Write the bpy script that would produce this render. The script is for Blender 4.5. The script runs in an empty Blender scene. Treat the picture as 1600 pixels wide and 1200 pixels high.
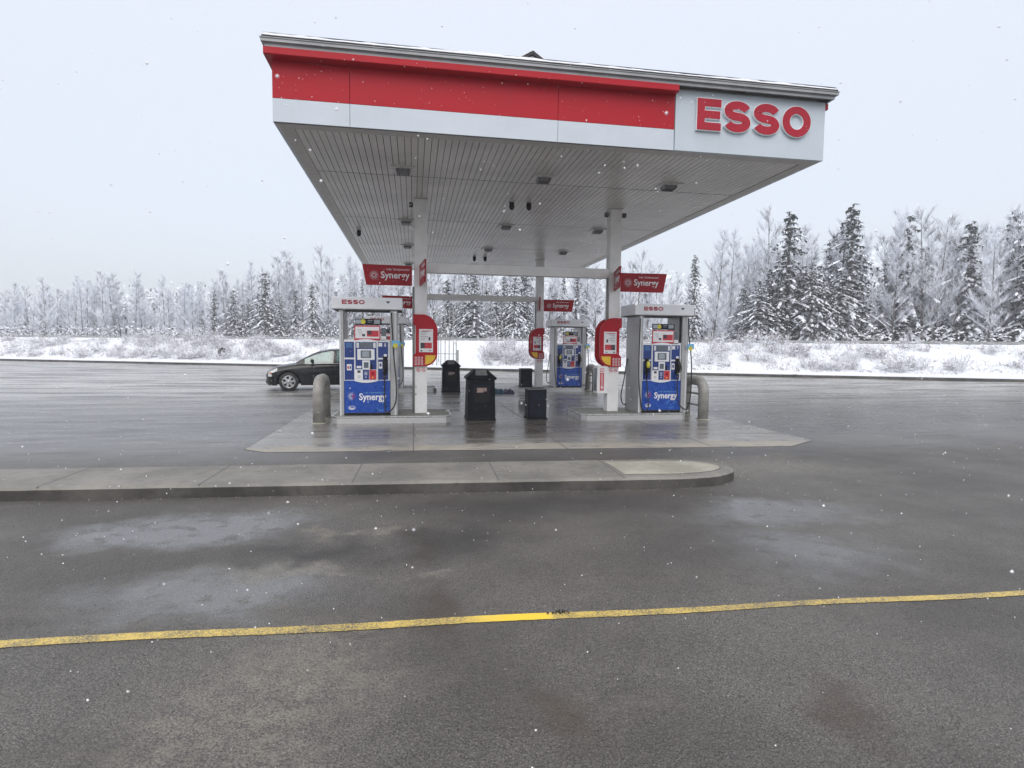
import bpy, bmesh, math, random
from mathutils import Vector, Matrix, noise
R = math.radians
rnd = random.Random(7)
sc = bpy.context.scene
col = sc.collection

# ------------------------------------------------------------------ camera
f_px, yaw, pitch, roll = 895.36, 0.17098, 0.06585, 0.01013
cy, sy, cp, sp = math.cos(yaw), math.sin(yaw), math.cos(pitch), math.sin(pitch)
fw = Vector((sy*cp, cy*cp, -sp)); rt = Vector((cy, -sy, 0)); up = rt.cross(fw)
r2 = math.cos(roll)*rt + math.sin(roll)*up
u2 = -math.sin(roll)*rt + math.cos(roll)*up
cam_d = bpy.data.cameras.new('camera'); cam = bpy.data.objects.new('camera', cam_d); col.objects.link(cam)
cam.matrix_world = Matrix(((r2.x, u2.x, -fw.x, 0), (r2.y, u2.y, -fw.y, 0), (r2.z, u2.z, -fw.z, 1.6), (0, 0, 0, 1)))
cam_d.sensor_width = 36; cam_d.lens = 36*f_px/1600; cam_d.clip_end = 2000; cam_d.clip_start = .05
cam_d.dof.use_dof = True; cam_d.dof.focus_distance = 12; cam_d.dof.aperture_fstop = 5.5
sc.camera = cam

# ------------------------------------------------------------------ sky and light (flat overcast)
SUN_EL, SUN_ROT = R(48), R(188)
w = bpy.data.worlds.new('World'); sc.world = w; w.use_nodes = True
nt = w.node_tree; nt.nodes.clear()
sky = nt.nodes.new('ShaderNodeTexSky'); sky.sky_type = 'NISHITA'; sky.sun_disc = False
sky.sun_elevation = SUN_EL; sky.sun_rotation = SUN_ROT; sky.air_density = 1.0; sky.dust_density = 4.0; sky.ozone_density = 1.0
bg1 = nt.nodes.new('ShaderNodeBackground'); bg1.inputs[1].default_value = 0.05
nt.links.new(sky.outputs[0], bg1.inputs[0])
# the cloud deck: even, pale, a little brighter overhead
tc = nt.nodes.new('ShaderNodeTexCoord'); sep = nt.nodes.new('ShaderNodeSeparateXYZ'); nt.links.new(tc.outputs['Generated'], sep.inputs[0])
ramp = nt.nodes.new('ShaderNodeValToRGB'); nt.links.new(sep.outputs[2], ramp.inputs[0])
e = ramp.color_ramp.elements
e[0].position = 0.0; e[0].color = (.72, .76, .81, 1)
e[1].position = 1.0; e[1].color = (1.55, 1.53, 1.52, 1)
m_ = e.new(.55); m_.color = (.79, .82, .90, 1)
bg2 = nt.nodes.new('ShaderNodeBackground'); bg2.inputs[1].default_value = 1.0
nt.links.new(ramp.outputs[0], bg2.inputs[0])
add = nt.nodes.new('ShaderNodeAddShader'); nt.links.new(bg1.outputs[0], add.inputs[0]); nt.links.new(bg2.outputs[0], add.inputs[1])
out = nt.nodes.new('ShaderNodeOutputWorld'); nt.links.new(add.outputs[0], out.inputs[0])
sd = bpy.data.lights.new('sun', 'SUN'); sd.energy = 1.2; sd.angle = R(50); sd.color = (1, .97, .93)
so = bpy.data.objects.new('sun', sd); col.objects.link(so)
sdir = Vector((math.sin(SUN_ROT)*math.cos(SUN_EL), math.cos(SUN_ROT)*math.cos(SUN_EL), math.sin(SUN_EL)))
so.rotation_euler = (-sdir).to_track_quat('-Z', 'Y').to_euler()
sc.view_settings.view_transform = 'Standard'; sc.view_settings.look = 'None'
sc.view_settings.exposure = 0.0; sc.view_settings.gamma = 1
sc.view_settings.use_curve_mapping = False
sc.cycles.max_bounces = 8; sc.cycles.diffuse_bounces = 5; sc.cycles.transparent_max_bounces = 12
sc.cycles.volume_bounces = 0

# ------------------------------------------------------------------ materials
class NT:
    """tiny node helper"""
    def __init__(s, name):
        s.m = bpy.data.materials.new(name); s.m.use_nodes = True; s.t = s.m.node_tree
        s.b = s.t.nodes['Principled BSDF']; s.out = s.t.nodes['Material Output']
        s.co = s.t.nodes.new('ShaderNodeTexCoord').outputs['Object']
    def n(s, typ, **k):
        nd = s.t.nodes.new(typ)
        for a, v in k.items(): setattr(nd, a, v)
        return nd
    def l(s, a, b): s.t.links.new(a, b)
    def setv(s, inp, v):
        if isinstance(v, (int, float)): inp.default_value = v
        elif isinstance(v, (tuple, list)): inp.default_value = tuple(v) + (1,) if len(v) == 3 and len(inp.default_value) == 4 else v
        else: s.l(v, inp)
    def noise(s, scale, detail=3, rough=.5, vec=None, out='Fac', dist=0):
        nd = s.n('ShaderNodeTexNoise'); s.l(vec or s.co, nd.inputs['Vector'])
        nd.inputs['Scale'].default_value = scale; nd.inputs['Detail'].default_value = detail
        nd.inputs['Roughness'].default_value = rough; nd.inputs['Distortion'].default_value = dist
        return nd.outputs[out]
    def vor(s, scale, out='Distance', vec=None):
        nd = s.n('ShaderNodeTexVoronoi'); s.l(vec or s.co, nd.inputs['Vector']); nd.inputs['Scale'].default_value = scale
        return nd.outputs[out]
    def math(s, op, a, b=0., c=0., clamp=False):
        nd = s.n('ShaderNodeMath', operation=op, use_clamp=clamp); s.setv(nd.inputs[0], a); s.setv(nd.inputs[1], b); s.setv(nd.inputs[2], c)
        return nd.outputs[0]
    def vmath(s, op, a, b=(0, 0, 0)):
        nd = s.n('ShaderNodeVectorMath', operation=op); s.setv(nd.inputs[0], a); s.setv(nd.inputs[1], b)
        return nd.outputs[1] if op in ('LENGTH', 'DISTANCE', 'DOT_PRODUCT') else nd.outputs[0]
    def step(s, v, lo, hi, a=0., b=1.):
        nd = s.n('ShaderNodeMapRange', interpolation_type='SMOOTHSTEP'); s.setv(nd.inputs[0], v)
        nd.inputs[1].default_value = lo; nd.inputs[2].default_value = hi; nd.inputs[3].default_value = a; nd.inputs[4].default_value = b
        return nd.outputs[0]
    def mix(s, f, a, b):
        nd = s.n('ShaderNodeMix', data_type='RGBA'); s.setv(nd.inputs[0], f); s.setv(nd.inputs[6], a); s.setv(nd.inputs[7], b)
        return nd.outputs[2]
    def scale(s, v, x): # stretch coordinates
        nd = s.n('ShaderNodeMapping'); s.l(v, nd.inputs[0]); nd.inputs['Scale'].default_value = x
        return nd.outputs[0]
    def bump(s, h, strength=.3, dist=.01):
        nd = s.n('ShaderNodeBump'); nd.inputs['Strength'].default_value = strength; nd.inputs['Distance'].default_value = dist
        s.l(h, nd.inputs['Height']); s.l(nd.outputs[0], s.b.inputs['Normal']); return nd
    def set(s, **k):
        names = dict(color='Base Color', rough='Roughness', metal='Metallic', spec='Specular IOR Level', alpha='Alpha', coat='Coat Weight', trans='Transmission Weight', ecol='Emission Color', estr='Emission Strength')
        for a, v in k.items(): s.setv(s.b.inputs[names[a]], v)
        return s

def plain(name, c, rough=.5, metal=0., var=.12, scale=6., bumpy=0., **k):
    s = NT(name); f = s.noise(scale, 4, .6)
    d = tuple(x*(1-var) for x in c); u = tuple(min(1, x*(1+var)) for x in c)
    s.set(color=s.mix(s.step(f, .3, .7), d, u), rough=s.math('ADD', s.math('MULTIPLY', f, .12), rough-.06, clamp=True), metal=metal, **k)
    if bumpy: s.bump(s.noise(scale*8, 3), bumpy, .01)
    return s.m

def ell(s, vec, cx, cy, rx, ry, soft=.5):
    """soft elliptical patch on the ground: 1 inside, 0 outside"""
    d = s.vmath('LENGTH', s.vmath('MULTIPLY', s.vmath('SUBTRACT', vec, (cx, cy, 0)), (1/rx, 1/ry, 0)))
    return s.step(d, 1-soft, 1+soft*.4, 1, 0)
def anyof(s, *v):
    r = v[0]
    for x in v[1:]: r = s.math('MAXIMUM', r, x)
    return r
def warp(s, amt, sc_):
    nd = s.noise(sc_, 3, .6, out='Color'); v = s.vmath('SUBTRACT', nd, (.5, .5, .5)); v = s.vmath('MULTIPLY', v, (amt, amt, 0))
    return s.vmath('ADD', s.co, v)

def mk_asphalt():
    s = NT('wet_asphalt')
    wv = warp(s, 1.1, 1.6)
    big = s.noise(.55, 4, .6); mid = s.noise(2.6, 5, .65); fine = s.noise(55, 3, .7)
    grit = s.vor(210, 'Color'); gs = s.n('ShaderNodeSeparateColor'); s.l(grit, gs.inputs[0]); g = gs.outputs[0]
    base = s.mix(g, (.036, .035, .033), (.205, .194, .178))
    base = s.mix(s.math('MULTIPLY', s.step(g, .95, .99), .55), base, (.34, .33, .29))
    base = s.mix(s.math('MULTIPLY', s.step(big, .35, .62), .5), base, (.040, .036, .033))
    base = s.mix(s.math('MULTIPLY', s.step(s.noise(130, 3, .7), .45, .62), .5), base, (.020, .019, .018))
    base = s.mix(s.math('MULTIPLY', s.step(s.noise(1.7, 6, .7, s.scale(s.co, (.6, 1.4, 1))), .5, .7), .4), base, (.125, .115, .100))
    base = s.mix(s.math('MULTIPLY', s.step(s.vor(140), .16, .04), .6), base, (.30, .285, .25))
    # paler gravelly scuffs
    scuff = anyof(s, ell(s, wv, -.62, 2.75, .65, .75, .8), ell(s, wv, -.45, 4.95, .4, .12), ell(s, wv, -.78, 4.1, .45, .14), ell(s, wv, .2, 3.85, .13, .05), ell(s, wv, 4.7, 7.0, 1.6, .7, .8))
    scuff = s.math('MULTIPLY', scuff, s.step(s.math('ADD', s.math('MULTIPLY', s.noise(75, 4, .8), .7), s.math('MULTIPLY', s.noise(9, 4, .7), .3)), .44, .58))
    base = s.mix(s.math('MULTIPLY', scuff, .6), base, (.27, .25, .205))
    # brown damp stains
    st = anyof(s, ell(s, wv, .12, 4.55, .16, .5, .9), ell(s, wv, .10, 3.4, .2, .38, .9), ell(s, wv, .62, 2.3, .32, .2, .9), ell(s, wv, 1.85, 2.25, .3, .25, .9))
    base = s.mix(s.math('MULTIPLY', st, .6), base, (.060, .043, .033))
    # standing water / very wet film
    wet = anyof(s, ell(s, wv, -1.85, 5.25, 1.15, .52, .5), ell(s, wv, -1.25, 3.8, .95, .42, .7), ell(s, wv, 3.5, 5.0, 1.0, .5, .8), ell(s, wv, 3.1, 4.0, .7, .6, .9))
    damp = anyof(s, ell(s, wv, -.75, 4.45, .75, .28, .8), ell(s, wv, 1.2, 5.6, 1.5, .5, .9), ell(s, wv, .3, 4.6, .5, .6, .9))
    base = s.mix(s.math('MULTIPLY', damp, .6), base, (.022, .022, .023))
    flow = s.noise(1.0, 5, .62, s.scale(s.co, (.35, 1.6, 1)))
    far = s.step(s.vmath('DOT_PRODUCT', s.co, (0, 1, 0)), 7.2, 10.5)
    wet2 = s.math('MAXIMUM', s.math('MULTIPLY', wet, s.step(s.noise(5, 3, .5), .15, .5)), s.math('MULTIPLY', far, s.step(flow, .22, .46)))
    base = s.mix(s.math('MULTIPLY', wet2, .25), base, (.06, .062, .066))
    base = s.mix(s.math('MULTIPLY', s.step(s.vmath('DOT_PRODUCT', s.co, (0, 1, 0)), 11, 24), s.math('MULTIPLY', s.step(s.noise(.8, 5, .6, s.scale(s.co, (.25, 1.6, 1))), .38, .56), .85)), base, (.42, .415, .40))  # pale streaky sheen of reflected sky put into the far lot's colour
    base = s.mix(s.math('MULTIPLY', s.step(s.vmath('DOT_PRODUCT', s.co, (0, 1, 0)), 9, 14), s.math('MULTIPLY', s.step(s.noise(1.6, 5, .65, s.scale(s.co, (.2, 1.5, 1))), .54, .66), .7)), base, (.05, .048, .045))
    # thin slush streaks in the far lot
    sl = s.math('MULTIPLY', s.step(s.vmath('DOT_PRODUCT', s.co, (0, 1, 0)), 13, 18), s.step(s.noise(1.4, 6, .7, s.scale(s.co, (.3, 1.8, 1))), .66, .72))
    base = s.mix(s.math('MULTIPLY', sl, .8), base, (.75, .77, .8))
    ro = s.math('ADD', s.math('MULTIPLY', mid, .25), .40)
    ro = s.math('ADD', s.math('MULTIPLY', ro, s.math('SUBTRACT', 1., wet2)), s.math('MULTIPLY', wet2, s.math('ADD', .07, s.math('MULTIPLY', far, s.math('MULTIPLY', s.noise(2.2, 4, .6, s.scale(s.co, (.3, 1.4, 1))), .46)))))
    ro = s.math('ADD', ro, s.math('MULTIPLY', sl, .5), clamp=True)
    s.set(color=base, rough=ro, spec=s.math('ADD', .32, s.math('MULTIPLY', wet2, .68)))
    h = s.math('MULTIPLY', s.math('ADD', s.math('MULTIPLY', s.vor(95), .8), s.math('MULTIPLY', fine, .5)), s.math('SUBTRACT', 1.02, s.math('MULTIPLY', wet2, s.math('ADD', .78, s.math('MULTIPLY', far, .22)))))
    h = s.math('ADD', h, s.math('MULTIPLY', far, s.math('MULTIPLY', s.noise(3.2, 5, .65, s.scale(s.co, (.5, 1.6, 1))), 1.0)))
    s.bump(h, .9, .0065)
    return s.m

def mk_concrete(name, dark, light, wetness=0., grit=.25, pad=False):
    s = NT(name); n1 = s.noise(1.3, 5, .65); n2 = s.noise(9, 5, .7); n3 = s.noise(140, 2, .6)
    c = s.mix(s.step(n1, .3, .7), dark, light)
    c = s.mix(s.math('MULTIPLY', s.step(n2, .5, .72), .35), c, tuple(x*.6 for x in dark))
    c = s.mix(s.math('MULTIPLY', s.step(n3, .62, .75), grit), c, (.5, .48, .42))
    if pad:
        wv = warp(s, .9, 1.3); Y = s.vmath('DOT_PRODUCT', wv, (0.03, 1, 0))
        dry = s.math('MULTIPLY', s.step(Y, 9.35, 9.0), s.step(s.noise(7, 4, .7, s.scale(s.co, (.3, 1.5, 1))), .36, .55))
        # tracked brown water between the islands
        X = s.vmath('DOT_PRODUCT', s.co, (1, 0, 0)); Yc = s.vmath('DOT_PRODUCT', s.co, (0, 1, 0))
        drain = ell(s, wv, 2.5, 14.6, 1.6, 2.6, .5)
        streak = s.noise(1.1, 5, .6, s.scale(s.co, (.3, 2.2, 1)))
        film = s.math('MAXIMUM', s.step(streak, .42, .58), drain)
        film = s.math('MULTIPLY', film, s.math('SUBTRACT', 1., dry))
        c = s.mix(s.math('MULTIPLY', film, .42), c, (.075, .064, .053))
        mid_wet_refl = ell(s, wv, 2.2, 11.0, 4.2, 1.75, .7)  # wet brown zone, with the canopy's dark reflection put into the colour
        c = s.mix(s.math('MULTIPLY', mid_wet_refl, .85), c, (.060, .050, .042))
        c = s.mix(s.math('MULTIPLY', dry, .75), c, (.36, .325, .26))
        ro = s.math('ADD', s.math('MULTIPLY', dry, .45), s.math('SUBTRACT', .30, s.math('MULTIPLY', film, s.math('ADD', .10, s.math('MULTIPLY', drain, .12)))))
        s.set(color=c, rough=s.math('ADD', ro, s.math('MULTIPLY', n2, .06)), spec=.8)
        s.bump(s.math('MULTIPLY', s.noise(30, 3), s.math('SUBTRACT', 1.3, film)), .2, .005)
    else:
        s.set(color=c, rough=s.math('ADD', s.math('MULTIPLY', n2, .3), .62-wetness*.4))
        s.bump(s.math('ADD', n3, n2), .3, .004)
    return s.m

def mk_yellow():
    s = NT('worn_yellow_paint')
    n = s.noise(110, 5, .8); b = s.noise(3, 3, .6)
    X = s.vmath('DOT_PRODUCT', s.co, (1, 0, 0))
    fresh = s.math('MULTIPLY', s.step(s.math('ADD', X, s.math('MULTIPLY', b, .3)), .40, .75), s.step(s.math('ADD', X, s.math('MULTIPLY', n, .08)), .88, .80))
    wear = s.math('ADD', s.math('ADD', n, s.math('MULTIPLY', b, .35)), s.math('MULTIPLY', fresh, -.35))
    worn = s.step(s.math('ADD', wear, s.math('MULTIPLY', s.step(s.noise(120, 3, .7), .5, .7), .06)),   .615, .78)
    c = s.mix(s.noise(8, 4), (.50, .36, .07), (.70, .52, .14)); c = s.mix(s.math('MULTIPLY', fresh, .8), c, (.82, .57, .03))
    c = s.mix(worn, c, (.11, .10, .08))
    s.set(color=c, rough=.5); s.bump(s.math('ADD', s.vor(95), n), .4, .004)
    return s.m

def mk_snow(name='snow', c=(.76, .79, .83), scale=3.):
    s = NT(name); n = s.noise(scale, 6, .7)
    s.set(color=s.mix(s.step(n, .3, .7), tuple(x*.86 for x in c), c), rough=.75)
    s.bump(s.math('ADD', n, s.math('MULTIPLY', s.noise(scale*9, 4), .4)), .6, .05); return s.m

def mk_snowy(name, under, snow=(.84, .87, .93), lo=.05, hi=.5, amount=.55, sc_=2.5):
    """something dark with snow lying on its upward faces"""
    s = NT(name); g = s.n('ShaderNodeNewGeometry'); sp_ = s.n('ShaderNodeSeparateXYZ'); s.l(g.outputs['Normal'], sp_.inputs[0])
    n = s.noise(sc_, 3, .6); v = s.math('ADD', sp_.outputs[2], s.math('MULTIPLY', s.math('SUBTRACT', n, 1-amount), 2.2))
    f = s.step(v, lo, hi)
    s.set(color=s.mix(f, under, snow), rough=.8); return s.m

def mk_steel(name, c, rough=.35, metal=.9, streak=True):
    s = NT(name); n = s.noise(5, 5, .65, s.scale(s.co, (1, 1, 6) if streak else (1, 1, 1)))
    s.set(color=s.mix(n, tuple(x*.75 for x in c), c), rough=s.math('ADD', s.math('MULTIPLY', n, .25), rough-.1), metal=metal)
    return s.m

def painted(name, c, rough, dirt=.35, spec=.3):
    s = NT(name); n = s.noise(1.2, 4, .6); dr = s.noise(7, 5, .7, s.scale(s.co, (1.6, 1.6, .12))); dr2 = s.noise(2.2, 4, .6)
    k = s.math('MULTIPLY', s.step(dr, .52, .78), s.step(dr2, .35, .65))
    base = s.mix(s.step(n, .3, .7), tuple(x*.93 for x in c), c)
    s.set(color=s.mix(s.math('MULTIPLY', k, dirt), base, tuple(x*.55+.02 for x in c)), rough=s.math('ADD', s.math('MULTIPLY', n, .2), rough-.08), spec=spec)
    s.bump(s.noise(.9, 2, .5), .25, .03); return s.m
M = {}
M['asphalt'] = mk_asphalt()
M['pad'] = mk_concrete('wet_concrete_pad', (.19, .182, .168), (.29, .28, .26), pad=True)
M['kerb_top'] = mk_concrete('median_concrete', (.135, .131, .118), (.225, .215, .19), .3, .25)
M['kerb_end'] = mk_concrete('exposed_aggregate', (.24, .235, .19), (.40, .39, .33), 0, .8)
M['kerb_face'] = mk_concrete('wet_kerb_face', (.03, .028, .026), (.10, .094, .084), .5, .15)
M['island_top'] = mk_concrete('island_concrete', (.15, .15, .125), (.23, .23, .20), .4, .2)
M['yellow'] = mk_yellow()
M['snow'] = mk_snow()
M['roofsnow'] = mk_snow('roof_snow', (.86, .89, .94), 7)
M['white'] = plain('white_powder_coat', (.76, .78, .81), .4, var=.05, scale=2.2)
M['col'] = plain('white_column_paint', (.80, .80, .80), .45, var=.06, scale=3)
M['panelw'] = painted('white_fascia', (.60, .66, .73), .35, .22)
M['signw'] = painted('white_sign_panel', (.55, .62, .68), .4, .18)
M['soffit'] = plain('soffit_metal', (.62, .61, .59), .34, var=.14, scale=.9)
M['groove'] = plain('soffit_gap', (.10, .10, .10), .8)
M['soffit_trim'] = plain('soffit_trim', (.52, .51, .49), .45, var=.08)
M['red'] = painted('red_fascia', (.44, .008, .020), .42, .25, .22)
M['dred'] = plain('red_sign', (.33, .005, .014), .45, var=.08, scale=3, spec=.25)
M['letter'] = plain('red_letter_face', (.38, .012, .030), .45, var=.05, spec=.25)
M['gutter'] = plain('grey_gutter', (.33, .345, .36), .45, var=.12, scale=3)
M['shingle'] = plain('dark_roof_edge', (.028, .028, .03), .8, bumpy=.5)
M['grey'] = plain('pump_grey_metal', (.42, .425, .43), .35, var=.1, scale=2, metal=.35)
M['lgrey'] = plain('pump_light_panel', (.66, .67, .69), .35, var=.06)
M['blue'] = plain('pump_blue_panel', (.008, .036, .20), .3, var=.1)
M['bblue'] = plain('pump_bright_blue', (.004, .06, .36), .28, var=.08)
M['bubble'] = plain('pump_blue_bubbles', (.03, .16, .55), .3)
M['black'] = plain('black_plastic', (.008, .008, .009), .5, var=.3, spec=.25)
M['rubber'] = plain('black_rubber', (.016, .016, .017), .6, var=.3)
M['bin'] = plain('dark_navy_bin', (.006, .007, .011), .55, var=.4, scale=14, bumpy=.25, spec=.1)
M['bin2'] = plain('dark_bin_front', (.009, .012, .021), .5, var=.3, scale=9, spec=.12)
M['binlid'] = plain('bin_lid_flap', (.13, .13, .135), .6, var=.25, scale=18)
M['bintag'] = plain('faded_bin_label', (.27, .20, .18), .6, var=.3, scale=30)
M['steel'] = mk_steel('steel_edge_plate', (.62, .62, .62), .38, .6)
M['trim'] = mk_steel('bright_trim', (.85, .85, .85), .25, .9)
M['hoop'] = plain('grey_steel_hoop', (.28, .27, .25), .5, var=.22, scale=7, bumpy=.1)
M['paper'] = plain('white_paper', (.78, .78, .80), .5, var=.04)
M['ink'] = plain('dark_print', (.05, .04, .06), .5)
M['redink'] = plain('red_print', (.55, .03, .05), .45)
M['screen'] = plain('grey_screen', (.12, .14, .17), .15)
M['screen2'] = plain('pale_screen', (.30, .34, .38), .15)
M['ygold'] = plain('yellow_sticker', (.78, .50, .03), .45, var=.1)
M['ytag'] = plain('yellow_tag', (.62, .56, .05), .5)
M['cyan'] = plain('light_blue_tag', (.16, .42, .66), .4)
M['lamp'] = plain('lamp_lens_unlit', (.20, .20, .21), .35, var=.4, scale=30)
M['lampf'] = plain('lamp_housing', (.62, .62, .60), .4)
M['rail'] = plain('galvanised_rail', (.27, .28, .28), .55, var=.2)
M['carp'] = plain('black_car_paint', (.004, .005, .007), .14, var=.1, spec=.42)
M['cartrim'] = plain('black_car_trim', (.01, .01, .01), .5)
M['chrome'] = mk_steel('chrome', (.8, .8, .82), .12, 1., False)
M['rim'] = mk_steel('alloy_rim', (.55, .56, .58), .3, .8, False)
M['lens'] = plain('headlight_lens', (.62, .62, .62), .08, var=.3, scale=20)
M['amber'] = plain('amber_lens', (.6, .18, .03), .2)
M['seat'] = plain('car_seat_fabric', (.10, .10, .10), .8)
M['needle'] = mk_snowy('snowy_needles', (.036, .048, .042), lo=.25, hi=.8, amount=.36, sc_=1.6)
M['clump'] = mk_snowy('snow_clumps', (.06, .07, .065), lo=-.6, hi=.35, amount=.56, sc_=5)
M['bark'] = mk_snowy('dark_bark', (.09, .08, .075), lo=.3, hi=.9, amount=.5, sc_=3)
M['twig'] = mk_snowy('frosted_twigs', (.19, .178, .172), lo=-.6, hi=.2, amount=.60, sc_=1.2)
M['brush'] = mk_snowy('frosted_brush', (.20, .15, .135), lo=-.5, hi=.3, amount=.52, sc_=2)
M['siding'] = plain('pale_siding', (.55, .56, .58), .7)
M['tarp'] = plain('teal_tarp', (.02, .07, .10), .4, var=.5, scale=9)
M['tarp2'] = plain('navy_tarp', (.012, .02, .05), .4, var=.4, scale=9)
M['dirt'] = plain('dark_grit', (.03, .027, .022), .9)
fl = NT('falling_snow'); fl.set(color=(.95, .96, 1.), rough=.9); M['flake'] = fl.m
def mk_glass(name, tint, a):
    s = NT(name); gl = s.n('ShaderNodeBsdfGlossy'); gl.inputs['Roughness'].default_value = .03; gl.inputs['Color'].default_value = (.8, .85, .85, 1)
    tr = s.n('ShaderNodeBsdfTransparent'); tr.inputs['Color'].default_value = tint + (1,)
    mx = s.n('ShaderNodeMixShader'); mx.inputs[0].default_value = a
    s.l(tr.outputs[0], mx.inputs[1]); s.l(gl.outputs[0], mx.inputs[2]); s.l(mx.outputs[0], s.out.inputs['Surface']); return s.m
M['glass'] = mk_glass('tinted_car_glass', (.30, .45, .42), .14)

# ------------------------------------------------------------------ mesh builder
class MB:
    def __init__(s): s.v = []; s.f = []; s.fm = []; s.smooth = []
    def add(s, vs, fs, mi=0, sm=False):
        o = len(s.v); s.v += [tuple(v) for v in vs]; s.f += [tuple(i+o for i in f) for f in fs]
        s.fm += [mi]*len(fs); s.smooth += [sm]*len(fs); return s
    def box(s, x0, x1, y0, y1, z0, z1, mi=0):
        return s.add([(x0,y0,z0),(x1,y0,z0),(x1,y1,z0),(x0,y1,z0),(x0,y0,z1),(x1,y0,z1),(x1,y1,z1),(x0,y1,z1)],
                     [(0,3,2,1),(4,5,6,7),(0,1,5,4),(1,2,6,5),(2,3,7,6),(3,0,4,7)], mi)
    def bbox(s, x0, x1, y0, y1, z0, z1, b=.01, mi=0):
        """box with bevelled edges"""
        bm = bmesh.new(); bmesh.ops.create_cube(bm, size=1)
        for v in bm.verts: v.co = Vector(((x0+x1)/2+v.co.x*(x1-x0), (y0+y1)/2+v.co.y*(y1-y0), (z0+z1)/2+v.co.z*(z1-z0)))
        bmesh.ops.bevel(bm, geom=bm.edges[:], offset=b, segments=2, affect='EDGES', profile=.5)
        return s.bm(bm, mi)
    def bm(s, bm, mi=0, sm=False):
        bm.verts.ensure_lookup_table()
        s.add([v.co[:] for v in bm.verts], [[v.index for v in f.verts] for f in bm.faces], mi, sm); bm.free(); return s
    def prism(s, pts, y0, y1, mi=0, axis='y'):
        """extrude polygon (x,z) along y  (or (x,y) along z, (y,z) along x)"""
        n = len(pts)
        def P(p, t): return (p[0], t, p[1]) if axis == 'y' else ((p[0], p[1], t) if axis == 'z' else (t, p[0], p[1]))
        vs = [P(p, y0) for p in pts] + [P(p, y1) for p in pts]
        fs = [tuple(range(n)), tuple(range(2*n-1, n-1, -1))] + [(i, i+n, (i+1) % n+n, (i+1) % n) for i in range(n)]
        return s.add(vs, fs, mi)
    def tube(s, pts, r, n=8, mi=0, caps=True, sm=True):
        pts = [Vector(p) for p in pts]; rs = r if isinstance(r, (list, tuple)) else [r]*len(pts)
        vs = []; nrm = None
        for i, p in enumerate(pts):
            t = (pts[min(i+1, len(pts)-1)]-pts[max(i-1, 0)])
            t = t.normalized() if t.length > 1e-9 else Vector((0, 0, 1))
            if nrm is None: nrm = t.orthogonal().normalized()
            nrm = (nrm - t*nrm.dot(t)); nrm = nrm.normalized() if nrm.length > 1e-6 else t.orthogonal().normalized()
            b = t.cross(nrm)
            for k in range(n):
                a = 2*math.pi*k/n; vs.append(p + (nrm*math.cos(a)+b*math.sin(a))*rs[i])
        fs = [(i*n+k, i*n+(k+1) % n, (i+1)*n+(k+1) % n, (i+1)*n+k) for i in range(len(pts)-1) for k in range(n)]
        s.add(vs, fs, mi, sm)
        if caps:
            o = len(s.v)-len(vs)
            s.f += [tuple(o+k for k in range(n-1, -1, -1)), tuple(o+(len(pts)-1)*n+k for k in range(n))]; s.fm += [mi]*2; s.smooth += [False]*2
        return s
    def lathe(s, prof, n=24, axis='z', c=(0, 0, 0), mi=0):
        vs = []
        for r, h in prof:
            for k in range(n):
                a = 2*math.pi*k/n; x, y = r*math.cos(a), r*math.sin(a)
                vs.append((c[0]+x, c[1]+y, c[2]+h) if axis == 'z' else ((c[0]+x, c[1]+h, c[2]+y) if axis == 'y' else (c[0]+h, c[1]+x, c[2]+y)))
        fs = [(i*n+k, i*n+(k+1) % n, (i+1)*n+(k+1) % n, (i+1)*n+k) for i in range(len(prof)-1) for k in range(n)]
        return s.add(vs, fs, mi, True)
    def disc(s, cx, cz, r, y, th=.003, n=20, mi=0, rz=None):
        rz = rz or r
        return s.prism([(cx+r*math.cos(2*math.pi*k/n), cz+rz*math.sin(2*math.pi*k/n)) for k in range(n)], y-th, y, mi)
    def ring(s, cx, cz, r0, r1, y, th=.003, n=28, mi=0, az=1.):
        """flat annulus facing -y"""
        vs = []; fs = []
        for k in range(n):
            a = 2*math.pi*k/n
            for r in (r0, r1):
                for yy in (y, y-th): vs.append((cx+r*math.cos(a), yy, cz+r*az*math.sin(a)))
        for k in range(n):
            a, b = k*4, ((k+1) % n)*4
            fs += [(a+1, a+3, b+3, b+1), (a, b, b+2, a+2), (a+2, b+2, b+3, a+3), (a, a+1, b+1, b)]
        return s.add(vs, fs, mi)
    def build(s, name, mats, parent=None, fix=True):
        me = bpy.data.meshes.new(name); me.from_pydata(s.v, [], s.f)
        if not isinstance(mats, (list, tuple)): mats = [mats]
        for m in mats: me.materials.append(M[m] if isinstance(m, str) else m)
        for p, mi, sm in zip(me.polygons, s.fm, s.smooth): p.material_index = mi; p.use_smooth = sm
        if fix and len(s.f) < 60000:
            bm = bmesh.new(); bm.from_mesh(me); bmesh.ops.recalc_face_normals(bm, faces=bm.faces[:]); bm.to_mesh(me); bm.free()
        me.update(); o = bpy.data.objects.new(name, me); col.objects.link(o)
        if parent: o.parent = parent
        return o

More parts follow.
